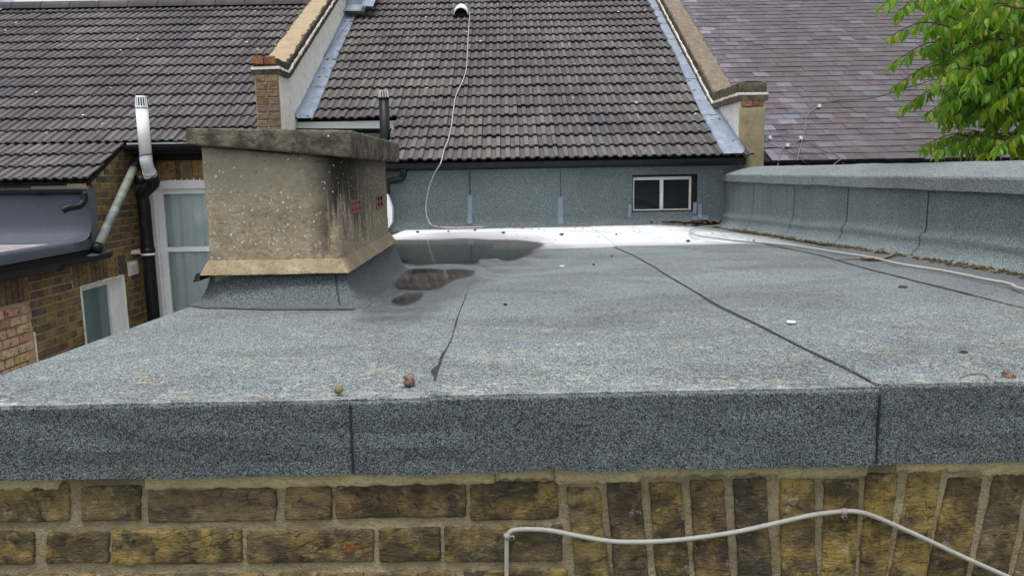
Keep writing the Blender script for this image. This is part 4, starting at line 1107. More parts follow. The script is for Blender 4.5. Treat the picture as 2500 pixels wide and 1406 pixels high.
# white rough edging round the openings
def ragged(parent, a, b, w, mat='render_white'):
    a, b = V(a), V(b); n = max(6, int((b - a).length / .02)); t = (b - a).normalized(); s = V((1, 0, 0)).cross(t); m = MB()
    m.sweep([[a.lerp(b, k / n) + s * (w * (.5 + .9 * noise.noise((k * .55, a.y * 9, 1)))) + V((.0, 0, 0)), a.lerp(b, k / n) + V((.016 + .006 * noise.noise((k, 2, a.z)), 0, 0)), a.lerp(b, k / n) - s * (w * (.5 + .8 * noise.noise((k * .6, 3, a.z * 7)))), a.lerp(b, k / n) - V((.012, 0, 0))] for k in range(n + 1)], True)
    return m.build('render_edge', mat, parent, True)
SWN = MB(); xg = XSW - .14
g0, g1 = wy0 - .10, wy1
zb_ = wsill
SWN.box(xg - .03, xg + .03, g0, g1, whd - .07, whd).box(xg - .03, xg + .03, g0, g1, zb_, zb_ + .09).box(xg - .03, xg + .03, g0, g0 + .06, zb_ + .0901, whd - .0701).box(xg - .03, xg + .03, g1 - .09, g1, zb_ + .0901, whd - .0701)
swn = SWN.build('window', 'upvc', SE)
MB().box(xg - .006, xg + .006, g0 + .06, g1 - .09, zb_ + .09, whd - .07).build('pane', 'glass_frost', swn)
MB().box(xg + .0305, XSW + .006, wy1 - .002, wy1 + .03, wsill, whd).box(xg + .0305, XSW + .002, wy0, wy1 - .0021, whd - .004, whd + .012).box(xg + .0305, XSW + .02, wy0, wy1 - .0021, wsill - .03, wsill).build('reveal', 'upvc', swn)
ragged(swn, (XSW + .003, wy0, whd), (XSW + .003, wy1 + .02, whd + .006), .02)
ragged(swn, (XSW + .003, wy1 + .02, whd), (XSW + .003, wy1 + .02, wsill), .016)
ragged(swn, (XSW + .003, wy0, wsill), (XSW + .003, wy0, whd), .013)
ragged(inf, (XSW + .003, iy1 + .004, whd - 1.1), (XSW + .003, iy1 + .004, whd - .28), .013)
# fibreglass roof, coved upstand and cheek
YG = 7.80
zfr = ZC - .60
m = MB(); m.box(-9, XSW + .03, 3.4, YG + .02, zfr - .10, zfr - .012).build('flat_roof', 'grp_dirt', SE)
m = MB()
m.sweep([[V((x, YG - .30, zfr - .008)), V((x, YG - .16, zfr + .004)), V((x, YG - .07, zfr + .035)), V((x, YG - .02, zfr + .09)), V((x, YG, zfr + .17)), V((x, YG, L0[1] - .075))] for x in (-9, -7.5, -6, -5, XSW + .075)]); m.build('cheek_wall', 'grp', SE, True)
MB().px([(YG + .001, zfr - .06), (YG + .135, zfr - .06), (YG + .135, L0[1] - .07), (YG + .001, L0[1] - .07)], -9, XSW + .074).build('cheek_core', 'grp', SE)
m = MB(); m.sweep([[V((XSW - .12, Y, zfr - .006)), V((XSW - .05, Y, zfr + .002)), V((XSW + .02, Y, zfr + .016)), V((XSW + .05, Y, zfr + .008)), V((XSW + .058, Y, zfr - .02)), V((XSW + .06, Y, zfr - .092))] for Y in [3.4 + (YG - .02 - 3.4) * k / 12 for k in range(13)]]); m.build('edge_trim', 'grp', SE, True)
gg = PX(262, 620, XSW + .115)
p0 = V((XSW + .115, 3.6, PX(0, 685, XSW + .115).z + .03)); p1 = V((XSW + .115, gg.y, gg.z + .012))
gutter(SE, p0, p1, .058, (.48, .80))
MB().box(XSW + .001, XSW + .045, 3.4, YG + .12, zs - .11, zfr - .104).build('soffit', 'black_timber', SE)
# lean-to eaves gutter and swan neck on the cheek
gz0 = PY(100, 462, YG - .05).z
gutter(SE, (-8.5, YG - .06, gz0 + .03), (XSW + .07, YG - .06, gz0 - .012), .05, (.6, .9))
a = PY(205, 480, YG - .06)
sn = MB().tube(smooth_path([(a.x, YG - .06, gz0 - .05), (a.x, YG - .07, gz0 - .12), (a.x - .03, YG - .12, gz0 - .17), (a.x - .10, YG - .19, gz0 - .185), (a.x - .135, YG - .22, gz0 - .21)], 5), .034, 10, False)
sn.build('gutter_outlet', 'black_plastic', SE, True)

# ---- slate roofed house at the right
HS = thing('terraced_house', 'terraced house with purple grey natural slate roof behind the parapet', 'house', (5, 9, 0))
PS2, PS1 = R(25), R(28.8)
S0 = (8.30, ZC + .062)
SG = .168
SKk = (S0[0] + 9 * SG * cos(PS2), S0[1] + 9 * SG * sin(PS2))
STp = (SKk[0] + 30 * SG * cos(PS1), SKk[1] + 30 * SG * sin(PS1))
def on_slate(px, py, off=.02):
    p = PS(px, py, S0[0], S0[1], PS2, off)
    return p if p.y < SKk[0] else PS(px, py, SKk[0], SKk[1], PS1, off)
rs = roof_board(HS, 'roof', [S0, SKk, STp], XPR + .2, 9.5)
SLS = slate_shape(.2); SLM = shape_mesh('slate', SLS, 'slate')
pl = []
for r in range(39):
    if r < 9: y, z, ph = S0[0] + r * SG * cos(PS2), S0[1] + r * SG * sin(PS2), PS2
    else: y, z, ph = SKk[0] + (r - 9) * SG * cos(PS1), SKk[1] + (r - 9) * SG * sin(PS1), PS1
    x = XPR + .19 + (.1 if r % 2 else 0)
    while x < 8.6:
        if not (r < 2 and x < XPR + .3):
            sl2 = random.gauss(0, .004) - (.03 if random.random() < .03 else 0)
            pl.append((x, y + sl2 * cos(ph) - .014 * sin(ph), z + .014 * cos(ph) + sl2 * sin(ph) + random.uniform(-.0015, .0025), ph - R(2.2), 0))
        x += .2035
lay(rs, 'slate', SLM, SLS, pl, 300, 'slate')
ge2 = PY(1990, 398, 8.22)
gutter(HS, (XPR + .27, 8.22, ge2.z + .02), (9.2, 8.22, ge2.z + .0), .055, (.08, .2, .35))
MB().box(XPR + .27, 9.4, 8.29, 8.32, ZC - .1, S0[1] - .01).build('fascia', 'black_timber', HS)
MB().box(XPR + .27, 9.4, 8.40, 8.6, 0, S0[1] - .02).build('rear_wall', 'mortar_far', HS)

# ================================================================== PARTY WALLS between the roofs
def band(path, h0, h1, x0, x1):
    return MB().px([(y, z + h0) for y, z in path] + [(y, z + h1) for y, z in reversed(path)], x0, x1)
def rough_band(path, h0, h1, x0, x1, amp, sd):
    secs = []
    for (ya, za), (yb, zb) in zip(path[:-1], path[1:]):
        n = max(2, int((yb - ya) / .035))
        for k in range(n + 1 if (yb, zb) == path[-1] else n):
            t = k / n; y = ya + (yb - ya) * t; z = za + (zb - za) * t; f = lambda j: amp * (noise.noise((y * 11, sd, j)) + .6 * noise.noise((y * 37, sd, j + 5)))
            secs.append([V((x0 + f(1), y, z + h0 + f(2))), V((x1 + f(3), y, z + h0 + f(4))), V((x1 + f(5), y, z + h1 + f(6))), V((x0 + f(7), y, z + h1 + f(8)))])
    return MB().sweep(secs, True)
def party_wall(label, xin, xout, py, A, B, ztop, mats, wall_low, pier_top, dirt):
    """xin: face towards the tiled roof; path = kneeler then slope, at the white pointing line"""
    x0, x1 = min(xin, xout), max(xin, xout); s = 1 if xin > xout else -1
    pw = thing('party_wall', label, 'parapet', ((x0 + x1) / 2, py, 0))
    k = (B.z - A.z) / (B.y - A.y); ye = 13.2
    path = [(py, A.z), (A.y, A.z), (ye, A.z + k * (ye - A.y))]
    MB().px([(py, 0)] + [(y, z - .055) for y, z in path] + [(ye, 0)], x0, x1).build('wall', 'render_white', pw)
    b = path; of = .03
    pb = [(py - .035, A.z)] + path[1:]
    rough_band(pb, -.080, -.0235, x0 - of, x1 + of, .0045, xin).build('corbel_course', mats[0], pw)
    rough_band(pb, -.026, .004, x0 - of + .004, x1 + of - .004, .008, xin + 3).build('pointing', 'pointing', pw)
    hh = ztop - A.z
    L = .0
    i = 0
    seg = [(V((0, pb[j][0], pb[j][1])), V((0, pb[j + 1][0], pb[j + 1][1]))) for j in range(2)]
    for a, c in seg:
        d = (c - a); n = max(1, int(d.length / .078)); ph = math.atan2(d.z, d.y)
        for j in range(n):
            q = a.lerp(c, (j + .5) / n); w = d.length / n - .008
            u = V((0, cos(ph), sin(ph))); nn = V((0, 0, 1)); jx = random.uniform(-.006, .006)
            cc = [V((xx + jx, 0, 0)) + q + u * yy * w / 2 + nn * zz for zz in (.002, hh - .016 + random.uniform(-.003, .003)) for xx, yy in ((x0 - .012, -1), (x1 + .012, -1), (x1 + .012, 1), (x0 - .012, 1))]
            rough_hexa(cc, .006, (2, 1, 2), .003, 25, i).build('brick', mats[1], pw, True); i += 1
    pt = [(py - .03, A.z), path[1], path[2]]
    n = 60; m = MB()
    def tp(u, v):
        t = v * 1.0; y = (py - .03) + (ye - py + .03) * t; z = A.z + max(0, (y - A.y) * k) + hh - .012
        e = min(1, min(u, 1 - u) * 6)
        return V((x0 - .010 + (x1 - x0 + .020) * u, y, z - .012 + .016 * e + .007 * noise.noise((u * 3, y * 7, xin)) + .004 * noise.noise((u * 9, y * 22, xin))))
    m.grid(tp, 8, 90); m.build('coping', mats[2], pw, True)
    return pw, path, k
A = PX(700, 174, XPL); B = PX(812, 2, XPL)
zpl = PY(655, 141, 8.5).z
PWL, pth, kk = party_wall('sloping parapet wall with buff coping and red brick pier beside white flashing band', XPL, XPL - .255, 8.5, A, B, zpl, ('soot', 'soot', 'coping_buff'), 0, 0, 0)
# brick pier under the kneeler
z = A.z - .078 - .075
pm = MB().box(XPL - .252, XPL - .003, 8.472, 8.499, ZC - .6, A.z - .079).build('pier', 'mortar_far', PWL)
r = 0
while z > ZC + .35:
    xa = XPL - .25
    for L in ((.13, .105) if r % 2 else (.105, .13)):
        put_brick(pm, 'brick_red' if (r, round(L, 2)) in ((1, .1), (3, .13)) else 'brick_pier', (xa + L / 2 + .004, 8.471, z + .034), L - .006, 'y'); xa += L + .008
    z -= .0785; r += 1
for i, xx in enumerate((XPL - .20, XPL - .075)):
    put_brick(pm, 'brick_red', (xx, 8.462, A.z + .068), .115, 'y', .085)
A = PX(1743, 249, XPR); B = PX(1612, 2, XPR)
A = V((A.x, A.y, PY(1800, 228, 8.2).z)); zpr = PY(1835, 198, 8.2).z
PWR, pth2, kk2 = party_wall('sloping parapet wall with mossy brown coping and buff rendered pier beside the slates', XPR, XPR + .255, 8.2, A, B, zpr, ('soot_brown', 'soot_brown', 'coping_brown'), 0, 0, 0)
m = rough_hexa([(XPR - .004, 8.172, 0), (XPR + .259, 8.172, 0), (XPR + .259, 8.199, 0), (XPR - .004, 8.199, 0), (XPR - .004, 8.172, A.z - .145), (XPR + .259, 8.172, A.z - .145), (XPR + .259, 8.199, A.z - .145), (XPR - .004, 8.199, A.z - .145)], .005, (8, 1, 60), .005, 9, 2, .002)
pr_ = m.build('pier', 'render_buff', PWR, True)
for i, xx in enumerate((XPR + .07, XPR + .185)): put_brick(pr_, 'brick_red', (xx, 8.178, A.z - .105), .112, 'y', .07)
# far party wall at the other end of the left roof
fx = -8.02
A = V((fx, LK[0], LK[1] + .30)); B = V((fx, LK[0] + 3, LK[1] + .30 + 3 * tan(PL1)))
PWF, _a, _b = party_wall('buff coped parapet wall with lead flashing at the far edge of the long tile roof', fx, fx - .255, 8.4, A, B, A.z + .12, ('soot', 'soot', 'coping_buff'), 0, 0, 0)
for i in range(4):
    ya = LK[0] + i * 1.05; m = MB()
    m.sweep([[V((fx + .005, Y, LK[1] + (Y - LK[0]) * tan(PL1) + .2)), V((fx + .03, Y, LK[1] + (Y - LK[0]) * tan(PL1) + .075)), V((fx + .30 + .015 * noise.noise((Y * 6, 0, 0)), Y, LK[1] + (Y - LK[0]) * tan(PL1) + .07))] for Y in [ya + 1.08 * k / 8 for k in range(9)]]); m.build('lead_flashing', 'lead', PWF, True)
# rendered party chimney up the slope
sx0, sx1_ = XPL - .02, PY(886, 5, 12.45).x
pc = thing('chimney_stack', 'cream rendered chimney stack rising from the tile roof at the top of the party wall', 'chimney', ((sx0 + sx1_) / 2, 12.7, 2))
MB().box(sx0, sx1_, 12.42, 13.1, 2.2 + ZC - 3.1 + 2.0, ZC + 3.9).build('shaft', 'render_white', pc)
MB().box(sx0 - .05, sx1_ + .05, 12.37, 13.15, ZC + 3.9, ZC + 4.05).build('cap', 'render_buff', pc)
zz = PY(850, 14, 12.4).z
m = MB(); m.sweep([[V((x, 12.41, zz + .12)), V((x, 12.40, zz + .01)), V((x, 12.15, zz - .13))] for x in (sx0, (sx0 + sx1_) / 2, sx1_ + .02)]); m.build('lead_apron', 'lead', pc)
m = MB(); m.sweep([[V((sx1_ + .004, Y, zz + .20 + (Y - 12.3) * tan(PH1))), V((sx1_ + .01, Y, zz + .02 + (Y - 12.3) * tan(PH1))), V((sx1_ + .2, Y, zz + .01 + (Y - 12.3) * tan(PH1)))] for Y in (12.15, 12.4, 12.8, 13.2)]); m.build('lead_flashing', 'lead', pc)

# ================================================================== PIPES, VENTS
FY = 8.52
a, b = PY(352, 262, FY), PY(357, 392, FY)
fl = thing('flue_pipe', 'white plastic flue pipe with slotted cap standing on a black soil pipe', 'pipe', (b.x, FY, b.z))
rr = .063
up_ = V((b.x, FY, a.z))
m = MB(); m.tube([V((b.x, FY, b.z + .04)), up_], rr, 20); m.build('pipe', 'upvc', fl, True)
m = MB(); m.tube([up_ + V((0, 0, -.015)), up_ + V((0, 0, .01))], rr * 1.05, 20); m.build('collar', 'grey_pvc', fl, True)
for k in range(14):
    an = 2 * math.pi * k / 14; m = MB(); m.tube([up_ + V((cos(an) * rr * .93, sin(an) * rr * .93, .01)), up_ + V((cos(an) * rr * .80, sin(an) * rr * .80, .105))], .0062, 5); m.build('cap_bar', 'upvc', fl)
m = MB(); m.tube([up_ + V((0, 0, .10)), up_ + V((0, 0, .118))], [rr * .86, rr * .8], 20); m.build('cap_top', 'upvc', fl)
m = MB(); m.tube([up_ + V((0, 0, .0)), up_ + V((0, 0, .1))], rr * .62, 14); m.build('cap_core', 'hole', fl)
bot = V((b.x - .012, FY + .10, b.z - .175))
el = smooth_path([V((b.x, FY, b.z + .05)), V((b.x, FY, b.z - .02)), V((b.x - .006, FY + .05, b.z - .095)), bot], 5)
m = MB(); m.tube(el, rr * 1.03, 20); m.build('elbow', 'grey_pvc', fl, True)
for q in (-4, -2): c = el[q]; t = (el[q + 1] - el[q - 1]).normalized(); m = MB(); m.tube([c - t * .012, c + t * .012], rr * 1.13, 20); m.build('collar', 'grey_pvc', fl, True)
c = V((b.x, FY, b.z + .055)); m = MB(); m.tube([c + V((cos(k / 16 * 2 * math.pi) * (rr + .004), sin(k / 16 * 2 * math.pi) * (rr + .004), .012 * cos(k / 16 * 2 * math.pi))) for k in range(17)], .006, 5, False); m.build('cable_tie', 'cable_dark', fl)
SPY = 8.74
sp_x = PY(360, 600, SPY).x
s_ = thing('soil_pipe', 'thick black soil pipe running down in the corner beside the white door', 'pipe', (sp_x, SPY, 0))
m = MB(); m.tube(smooth_path([bot + V((0, -.02, .02)), bot + V((0, .05, -.07)), V((sp_x, SPY - .02, bot.z - .2)), V((sp_x, SPY, bot.z - .34)), V((sp_x, SPY, ZC - 1.2))], 5) + [V((sp_x, SPY, .03))], .068, 18); m.build('pipe', 'black_plastic', s_, True)
for py_ in (613, 440): c = PY(362, py_, 8.86); m = MB(); m.tube([V((sp_x, SPY, c.z - .05)), V((sp_x, SPY, c.z + .05))], .078, 18); m.build('socket', 'black_plastic', s_, True)
c = PY(362, 618, 8.86); m = MB(); m.tube([V((sp_x, SPY, c.z - .012)), V((sp_x, SPY, c.z + .012))], .0795, 18); m.build('paint_ring', 'white_paint', s_, True)
c = PY(335, 612, 8.9); MB().box(c.x - .03, sp_x - .05, SPY - .02, 8.98, c.z - .02, c.z + .02).build('bracket', 'white_paint', s_)
p0 = PX(236, 608, XSW + .12); p1 = PY(328, 408, 8.72)
m = MB(); m.tube([p0 + (p1 - p0) * t for t in (0, .2, .4, .6, .8, 1.0)], .045, 14)
def algae():
    a = N('algae_pipe'); p = a.pos(); c = a.mix(a.ss(a.noise(p, 8, 5), .4, .6), (.26, .28, .27), (.13, .15, .15)); c = a.mix(a.ss(a.noise(p, 3.2, 5, .7), .48, .62, 0, .7), c, (.20, .25, .11)); return a.out(c, .6, None, .3)
MT['algae'] = algae()
w_ = thing('waste_pipe', 'slanting grey waste pipe streaked with green algae draining into the gutter', 'pipe', p0)
m.build('pipe', 'algae', w_, True)
m = MB(); t = (p1 - p0).normalized(); m.tube([p0 - t * .03, p0 + t * .05], .056, 14); m.build('collar', 'black_plastic', w_, True)
m = MB(); m.tube([p1 - t * .03, p1 + t * .05, p1 + V((.06, .03, .07)), V((bot.x, 8.74, p1.z + .06))], .058, 14); m.build('elbow', 'black_plastic', w_, True)
m = MB(); m.add([p0 + V((-.05, -.12, -.06)), p0 + V((.05, -.1, -.055)), p0 + V((.06, .16, -.03)), p0 + V((-.03, .16, .01))], [(0, 1, 2, 3)]); m.build('splash_flap', 'grp', w_)
BY = 8.72
a, b = PY(938, 241, BY), PY(941, 345, BY)
bf = thing('flue_pipe', 'black plastic flue pipe with pale slotted tip rising behind the chimney slab', 'pipe', (b.x, BY, b.z - .6))
m = MB(); m.tube([V((b.x, BY, b.z - .6)), V((b.x, BY, a.z))], .056, 18); m.build('pipe', 'black_plastic', bf, True)
for zz_ in (a.z - .16,): m = MB(); m.tube([V((b.x, BY, a.z - .01)), V((b.x, BY, a.z + .012))], .060, 18); m.build('collar', 'black_plastic', bf, True)
for k in range(12):
    an = 2 * math.pi * k / 12; m = MB(); m.tube([V((b.x + cos(an) * .052, BY + sin(an) * .052, a.z + .01)), V((b.x + cos(an) * .045, BY + sin(an) * .045, a.z + .088))], .0066, 5); m.build('cap_bar', 'grey_pvc', bf)
m = MB(); m.tube([V((b.x, BY, a.z)), V((b.x, BY, a.z + .08))], .034, 12); m.build('cap_core', 'hole', bf)
MB().box(b.x - .02, b.x + .02, BY + .04, e4[0] + .21, b.z - .05, b.z - .01).build('bracket', 'black_plastic', bf)
# downpipe leaving the long gutter
g1_ = PY(985, 412, 7.95)
dp = thing('downpipe', 'black plastic downpipe with swan neck below the end of the long gutter', 'pipe', (g1_.x - .15, 7.95, zplane(8)))
g2_ = PY(985, 436, 7.97); g3_ = PY(948, 442, 7.99); g4_ = PY(946, 556, 8.0)
m = MB(); m.tube([g1_, g2_ + V((0, 0, .03))], .038, 14); m.build('outlet', 'black_plastic', dp, True)
m = MB(); m.tube(smooth_path([g2_ + V((0, 0, .03)), g2_ + V((-.02, 0, -.005)), g2_ + V((-.07, 0, -.015)), g3_ + V((.04, 0, .0)), g3_ + V((-.01, 0, -.02)), g3_ + V((-.02, 0, -.09))], 5) + [V((g3_.x - .02, 8.0, zplane(8) + .05))], .035, 14); m.build('pipe', 'black_plastic', dp, True)
# white panel glimpsed past the chimney
q = [PY(x, y, 7.7) for x, y in ((925, 470), (946, 476), (957, 508), (957, 543), (949, 556), (925, 556))]
m = MB(); m.prism(q, (0, .10, 0)); tag(m.build('drain_cover', 'upvc'), 'white plastic panel leaning in the corner, mostly hidden behind the chimney', 'panel')
# wall vent
a, b = PX(308, 640, XSW), PX(330, 636, XSW); c = PX(319, 672, XSW)
vt = thing('wall_vent', 'small cream plastic louvred vent cover on the brick side wall', 'vent', (XSW, (a.y + b.y) / 2, c.z))
z1_, z0_ = a.z, c.z
MB().box(XSW + .008, XSW + .03, a.y, b.y, z0_, z1_).build('plate', 'vent_white', vt)
for k in range(4):
    zz_ = z0_ + (z1_ - z0_) * (.2 + .2 * k)
    MB().hexa([(XSW + .0302, a.y + .03, zz_), (XSW + .046, a.y + .03, zz_ - .012), (XSW + .046, b.y - .03, zz_ - .012), (XSW + .0302, b.y - .03, zz_), (XSW + .0302, a.y + .03, zz_ + .022), (XSW + .036, a.y + .03, zz_ + .012), (XSW + .036, b.y - .03, zz_ + .012), (XSW + .0302, b.y - .03, zz_ + .022)]).build('louvre', 'vent_white', vt)
# roof vent hood
c = on_roof(1126, 46, .06)
un = V((0, cos(PH1), sin(PH1))); nn = V((0, -sin(PH1), cos(PH1))); xx = V((1, 0, 0))
rv = thing('roof_vent', 'white hooded vent tile high on the tile roof', 'vent', c)
def hood(s, rad): return [c + un * s + xx * (rad * cos(math.pi * k / 12)) + nn * (rad * 1.05 * sin(math.pi * k / 12)) for k in range(13)]
m = MB(); m.sweep([hood(-.02, .100), hood(-.02, .112), hood(.10, .112), hood(.24, .085), hood(.34, .03)]); m.build('hood', 'upvc', rv, True)
m = MB(); m.sweep([[c - xx * .125 + un * -.03 + nn * .004, c - xx * .11 + un * .03 + nn * .02], [c + xx * .125 + un * -.03 + nn * .004, c + xx * .11 + un * .03 + nn * .02]]); m.build('apron', 'black_plastic', rv)
hd = hood(.03, .10); m = MB(); m.add([c + un * .03] + hd, [(0, k, k + 1) for k in range(1, 13)]); m.build('mouth', 'hole', rv)
m = MB(); m.hexa([c - xx * .14 + un * -.0 - nn * .03, c + xx * .14 - nn * .03, c + xx * .14 + un * .4 - nn * .03, c - xx * .14 + un * .4 - nn * .03, c - xx * .14, c + xx * .14, c + xx * .14 + un * .4, c - xx * .14 + un * .4]); m.build('base', 'tile', rv)

# ================================================================== CABLES
wp = [PY(x, y, YB - .010) for x, y in [(1237, 1470), (1237, 1406), (1237, 1330), (1239, 1308), (1246, 1297), (1262, 1292), (1300, 1291), (1350, 1295), (1420, 1309), (1500, 1321), (1600, 1321), (1700, 1312), (1800, 1297), (1900, 1275), (1980, 1257), (2050, 1248), (2090, 1248), (2130, 1258), (2200, 1288), (2270, 1320), (2350, 1358), (2440, 1398), (2520, 1432), (2640, 1476)]]
cb = thing('wall_cable', 'grey cable clipped in waves across the stock brick wall under the roof edge', 'cable', wp[0])
m = MB(); m.tube(smooth_path(wp, 6), .0043, 10); m.build('cable', 'cable_grey', cb, True)
for (px, py, ax, dn) in ((1238, 1307, 0, (12, 3)), (2060, 1248, 1, (0, 12))):
    c = PY(px, py, YB - .010); m = MB(); t = V((1, 0, .0)) if ax else V((0, 0, 1))
    m.tube([c - t * .0042, c + t * .0042], .0064, 10)
    q = PY(px + dn[0], py + dn[1], YB - .008); m.tube([q + V((0, .012, 0)), q + V((0, -.004, 0))], .0048, 9)
    o = m.build('cable_clip', 'clip', cb, True)
    m = MB(); m.tube([q + V((0, -.0035, 0)), q + V((0, -.0065, 0))], .0024, 8); m.build('nail', 'black_timber', o)
rp = [on_roof(x, y, .062) for x, y in [(1148, 40), (1145, 75), (1142, 130), (1139, 180), (1129, 212), (1114, 245), (1107, 285), (1103, 320), (1095, 355), (1085, 380)]]
rp += [PY(x, y, Y) for x, y, Y in [(1076, 398, 7.87), (1060, 425, 7.93), (1047, 460, 8.0), (1040, 500, 8.02), (1042, 528, 8.0), (1052, 548, 7.95)]] + [PR(1066, 560, .03), PR(1100, 563, .028), PR(1180, 561, .028)]
tag(MB().tube(smooth_path(rp, 5), .0065, 7).build('roof_cable', 'cable_grey', None, True), 'pale cable hanging down the tile roof and over the gutter', 'cable')
fp = [PR(x, y, .030) for x, y in [(1795, 541), (1745, 551), (1703, 562), (1684, 574), (1700, 585), (1745, 592), (1810, 600), (1880, 606), (1950, 613)]] + [PR(x, y, .026) for x, y in [(2050, 626), (2130, 637), (2200, 655), (2300, 671), (2400, 696), (2460, 708), (2520, 730)]] + [V((1.74, 1.95, zroof(1.74, 1.95) + .026)), V((1.86, 1.5, zroof(1.86, 1.5) + .026)), V((1.88, YF + .01, ZF + .024)), V((1.88, YF - .018, ZF - .03)), V((1.885, YF - .014, ZF - .14)), V((1.88, YB - .012, ZF - .6))]
tag(MB().tube(smooth_path(fp, 6), [.0062] * (6 * (len(fp) - 1) + 1), 8).build('roof_cable', 'cable_grey', None, True), 'grey cable trailing along the flat felt roof beside the parapet', 'cable')
def wire(name, pts, r, mat, label, k=5): return tag(MB().tube(smooth_path(pts, k), r, 5).build(name, mat, None, True), label, 'wire')
wire('thin_wire', [on_left(x, y, .09) for x, y in [(385, 322), (440, 278), (500, 230), (560, 180), (620, 130), (660, 95)]], .004, 'cable_dark', 'thin dark wire slanting across the long tile roof to the brick pier')
wire('thin_wire', [on_roof(x, y, .09) for x, y in [(768, 190), (800, 145), (840, 90), (872, 45), (890, 18)]], .0035, 'cable_dark', 'thin dark wire running up the tile roof next to the lead flashing')
wire('thin_wire', [on_slate(1985, 268, .05), on_slate(2050, 258, .07), PY(2130, 240, 9.2), PY(2230, 210, 8.6), PY(2330, 180, 7.6), PY(2600, 90, 6)], .005, 'cable_dark', 'dark wire slanting from the slates up into the cherry tree')
cl = [('clipped cable climbing the slates to a pale clip', [(1946, 392), (1958, 345), (1965, 315), (1968, 295), (1978, 278), (1996, 268)]), ('dark cable looping over the lowest slates in a wide arc', [(1868, 340), (1866, 350), (1880, 360), (1905, 370), (1930, 382), (1960, 393), (1975, 404)]),
      ('dark cable crossing the slates between two pale clips', [(1870, 344), (1900, 341), (1930, 343), (1953, 346), (1985, 362), (2010, 377), (2040, 387), (2062, 402)]), ('pair of pale cable tails hanging over the slate gutter', [(1955, 348), (1930, 358), (1910, 370), (1903, 385), (1899, 405)]), ('pale cable tail crossing the slate gutter', [(2052, 390), (2040, 398), (2032, 406)])]
for i, (lb, pts) in enumerate(cl):
    wire('slate_cable', [on_slate(x, y, .035) if y < 388 else PY(x, y, 8.12) for x, y in pts], .0045, ('cable_mid', 'cable_dark', 'cable_dark', 'cable_mid', 'cable_mid')[i], lb)
for i, (x, y) in enumerate([(1997, 267), (1952, 345), (1877, 344), (1920, 363)]):
    c = on_slate(x, y, .03); m = MB(); m.box(c.x - .013, c.x + .013, c.y - .03, c.y + .02, c.z - .01, c.z + .03).box(c.x - .020, c.x + .020, c.y - .035, c.y - .0301, c.z - .006, c.z + .010); tag(m.build('cable_clip', 'upvc'), ['white cable clip highest on the slates, where the wire to the tree starts', 'white cable clip where the climbing cable meets the crossing dark cable', 'white cable clip next to the buff rendered pier on the slates', 'white cable clip lowest on the slates above the pale cable tails'][i], 'clip', 'cable clips on the slates')

# ================================================================== THINGS LYING ON THE FLAT ROOF
def lump(name, px, py, r, mat, label, seed, flat=.75, rough=.5, cat='stone', group=None):
    c = PR(px, py); m = MB(); n = 12; k = 8
    vs = []
    for j in range(k + 1):
        for i in range(n):
            th = math.pi * j / k; ph = 2 * math.pi * i / n; d = V((sin(th) * cos(ph), sin(th) * sin(ph), cos(th)))
            rr_ = r * (1 + rough * noise.noise(d * 1.6 + V((seed, 0, 0))) + rough * .5 * noise.noise(d * 4 + V((0, seed, 0))))
            vs.append(c + V((d.x * rr_, d.y * rr_, d.z * rr_ * flat + r * flat * .72 + .006)))
    m.add(vs, [(j * n + i, (j + 1) * n + i, (j + 1) * n + (i + 1) % n, j * n + (i + 1) % n) for j in range(k) for i in range(n)])
    return tag(m.build(name, mat, None, True), label, cat, group)
lump('brick_fragment', 999, 943, .0125, 'stone_brown', 'crumbling reddish brown lump near the felt seam at the roof edge', 3, .75, .75)
lump('pebble', 828, 966, .0082, 'stone_olive', 'round olive brown pebble at the very edge of the felt roof', 5, .9, .18)
lump('brick_fragment', 2462, 932, .011, 'stone_brown', 'broken pale brown lump lying with dry scraps near the parapet end of the edge', 9, .8, .8)
lump('dirt_clod', 2352, 871, .009, 'stone_dark', 'dark flattened clod on the felt near the roof edge', 12, .5, .5)
lump('dirt_clod', 2203, 712, .014, 'stone_dark', 'dark clod between the felt seam and the trailing cable', 15, .45, .5)
lump('dirt_clod', 2040, 617, .016, 'stone_dark', 'small dark clod beside the trailing cable', 17, .5, .5)
for i, (x, y) in enumerate([(1449, 646), (1162, 643), (1234, 750), (1494, 627), (1778, 731), (1229, 580), (1095, 570), (1160, 572), (1371, 581), (1505, 575), (1020, 578), (1680, 592), (1840, 588)]):
    lump('dirt_crumb', x, y, (3.2 + (i % 3)) * _pl(x, y).y / 1880, 'stone_dark', 'tiny dark crumb of dirt on the white coated strip of roof' if y < 600 else 'tiny dark crumb of dirt on the bare grey felt', 20 + i, .5, .5, 'dirt', 'dirt crumbs on the white strip' if y < 600 else 'dirt crumbs on the grey felt')
def flake(px, py, r, mat, name, label, cat, seed, ar=1.0, curl=.1):
    c = PR(px, py, .016 if py > 610 else .03); m = MB(); n = 11
    rim = [c + V((cos(2 * math.pi * i / n) * r * ar * (1 + .4 * noise.noise((i, seed, 0))), sin(2 * math.pi * i / n) * r * (1 + .4 * noise.noise((i, seed, 4))), curl * r * (1 + noise.noise((i, seed, 9))))) for i in range(n)]
    m.add([c] + rim, [(0, 1 + i, 1 + (i + 1) % n) for i in range(n)]); low = [p - V((0, 0, .003)) for p in rim]; m.add(rim + low, [(i, i + n, (i + 1) % n + n, (i + 1) % n) for i in range(n)])
    return tag(m.build(name, mat), label, cat)
flake(1931, 802, .0115, 'white_flake', 'paint_flake', 'bright white flake lying on the felt past the dark seam', 'flake', 2)
flake(2118, 641, .028, 'dead_leaf', 'dead_leaf', 'curled orange brown leaf caught under the trailing cable', 'leaf', 7, 1.2, .5)
flake(1372, 647, .012, 'white_flake', 'paint_flake', 'small pale flake lying near the wide puddle', 'flake', 9)
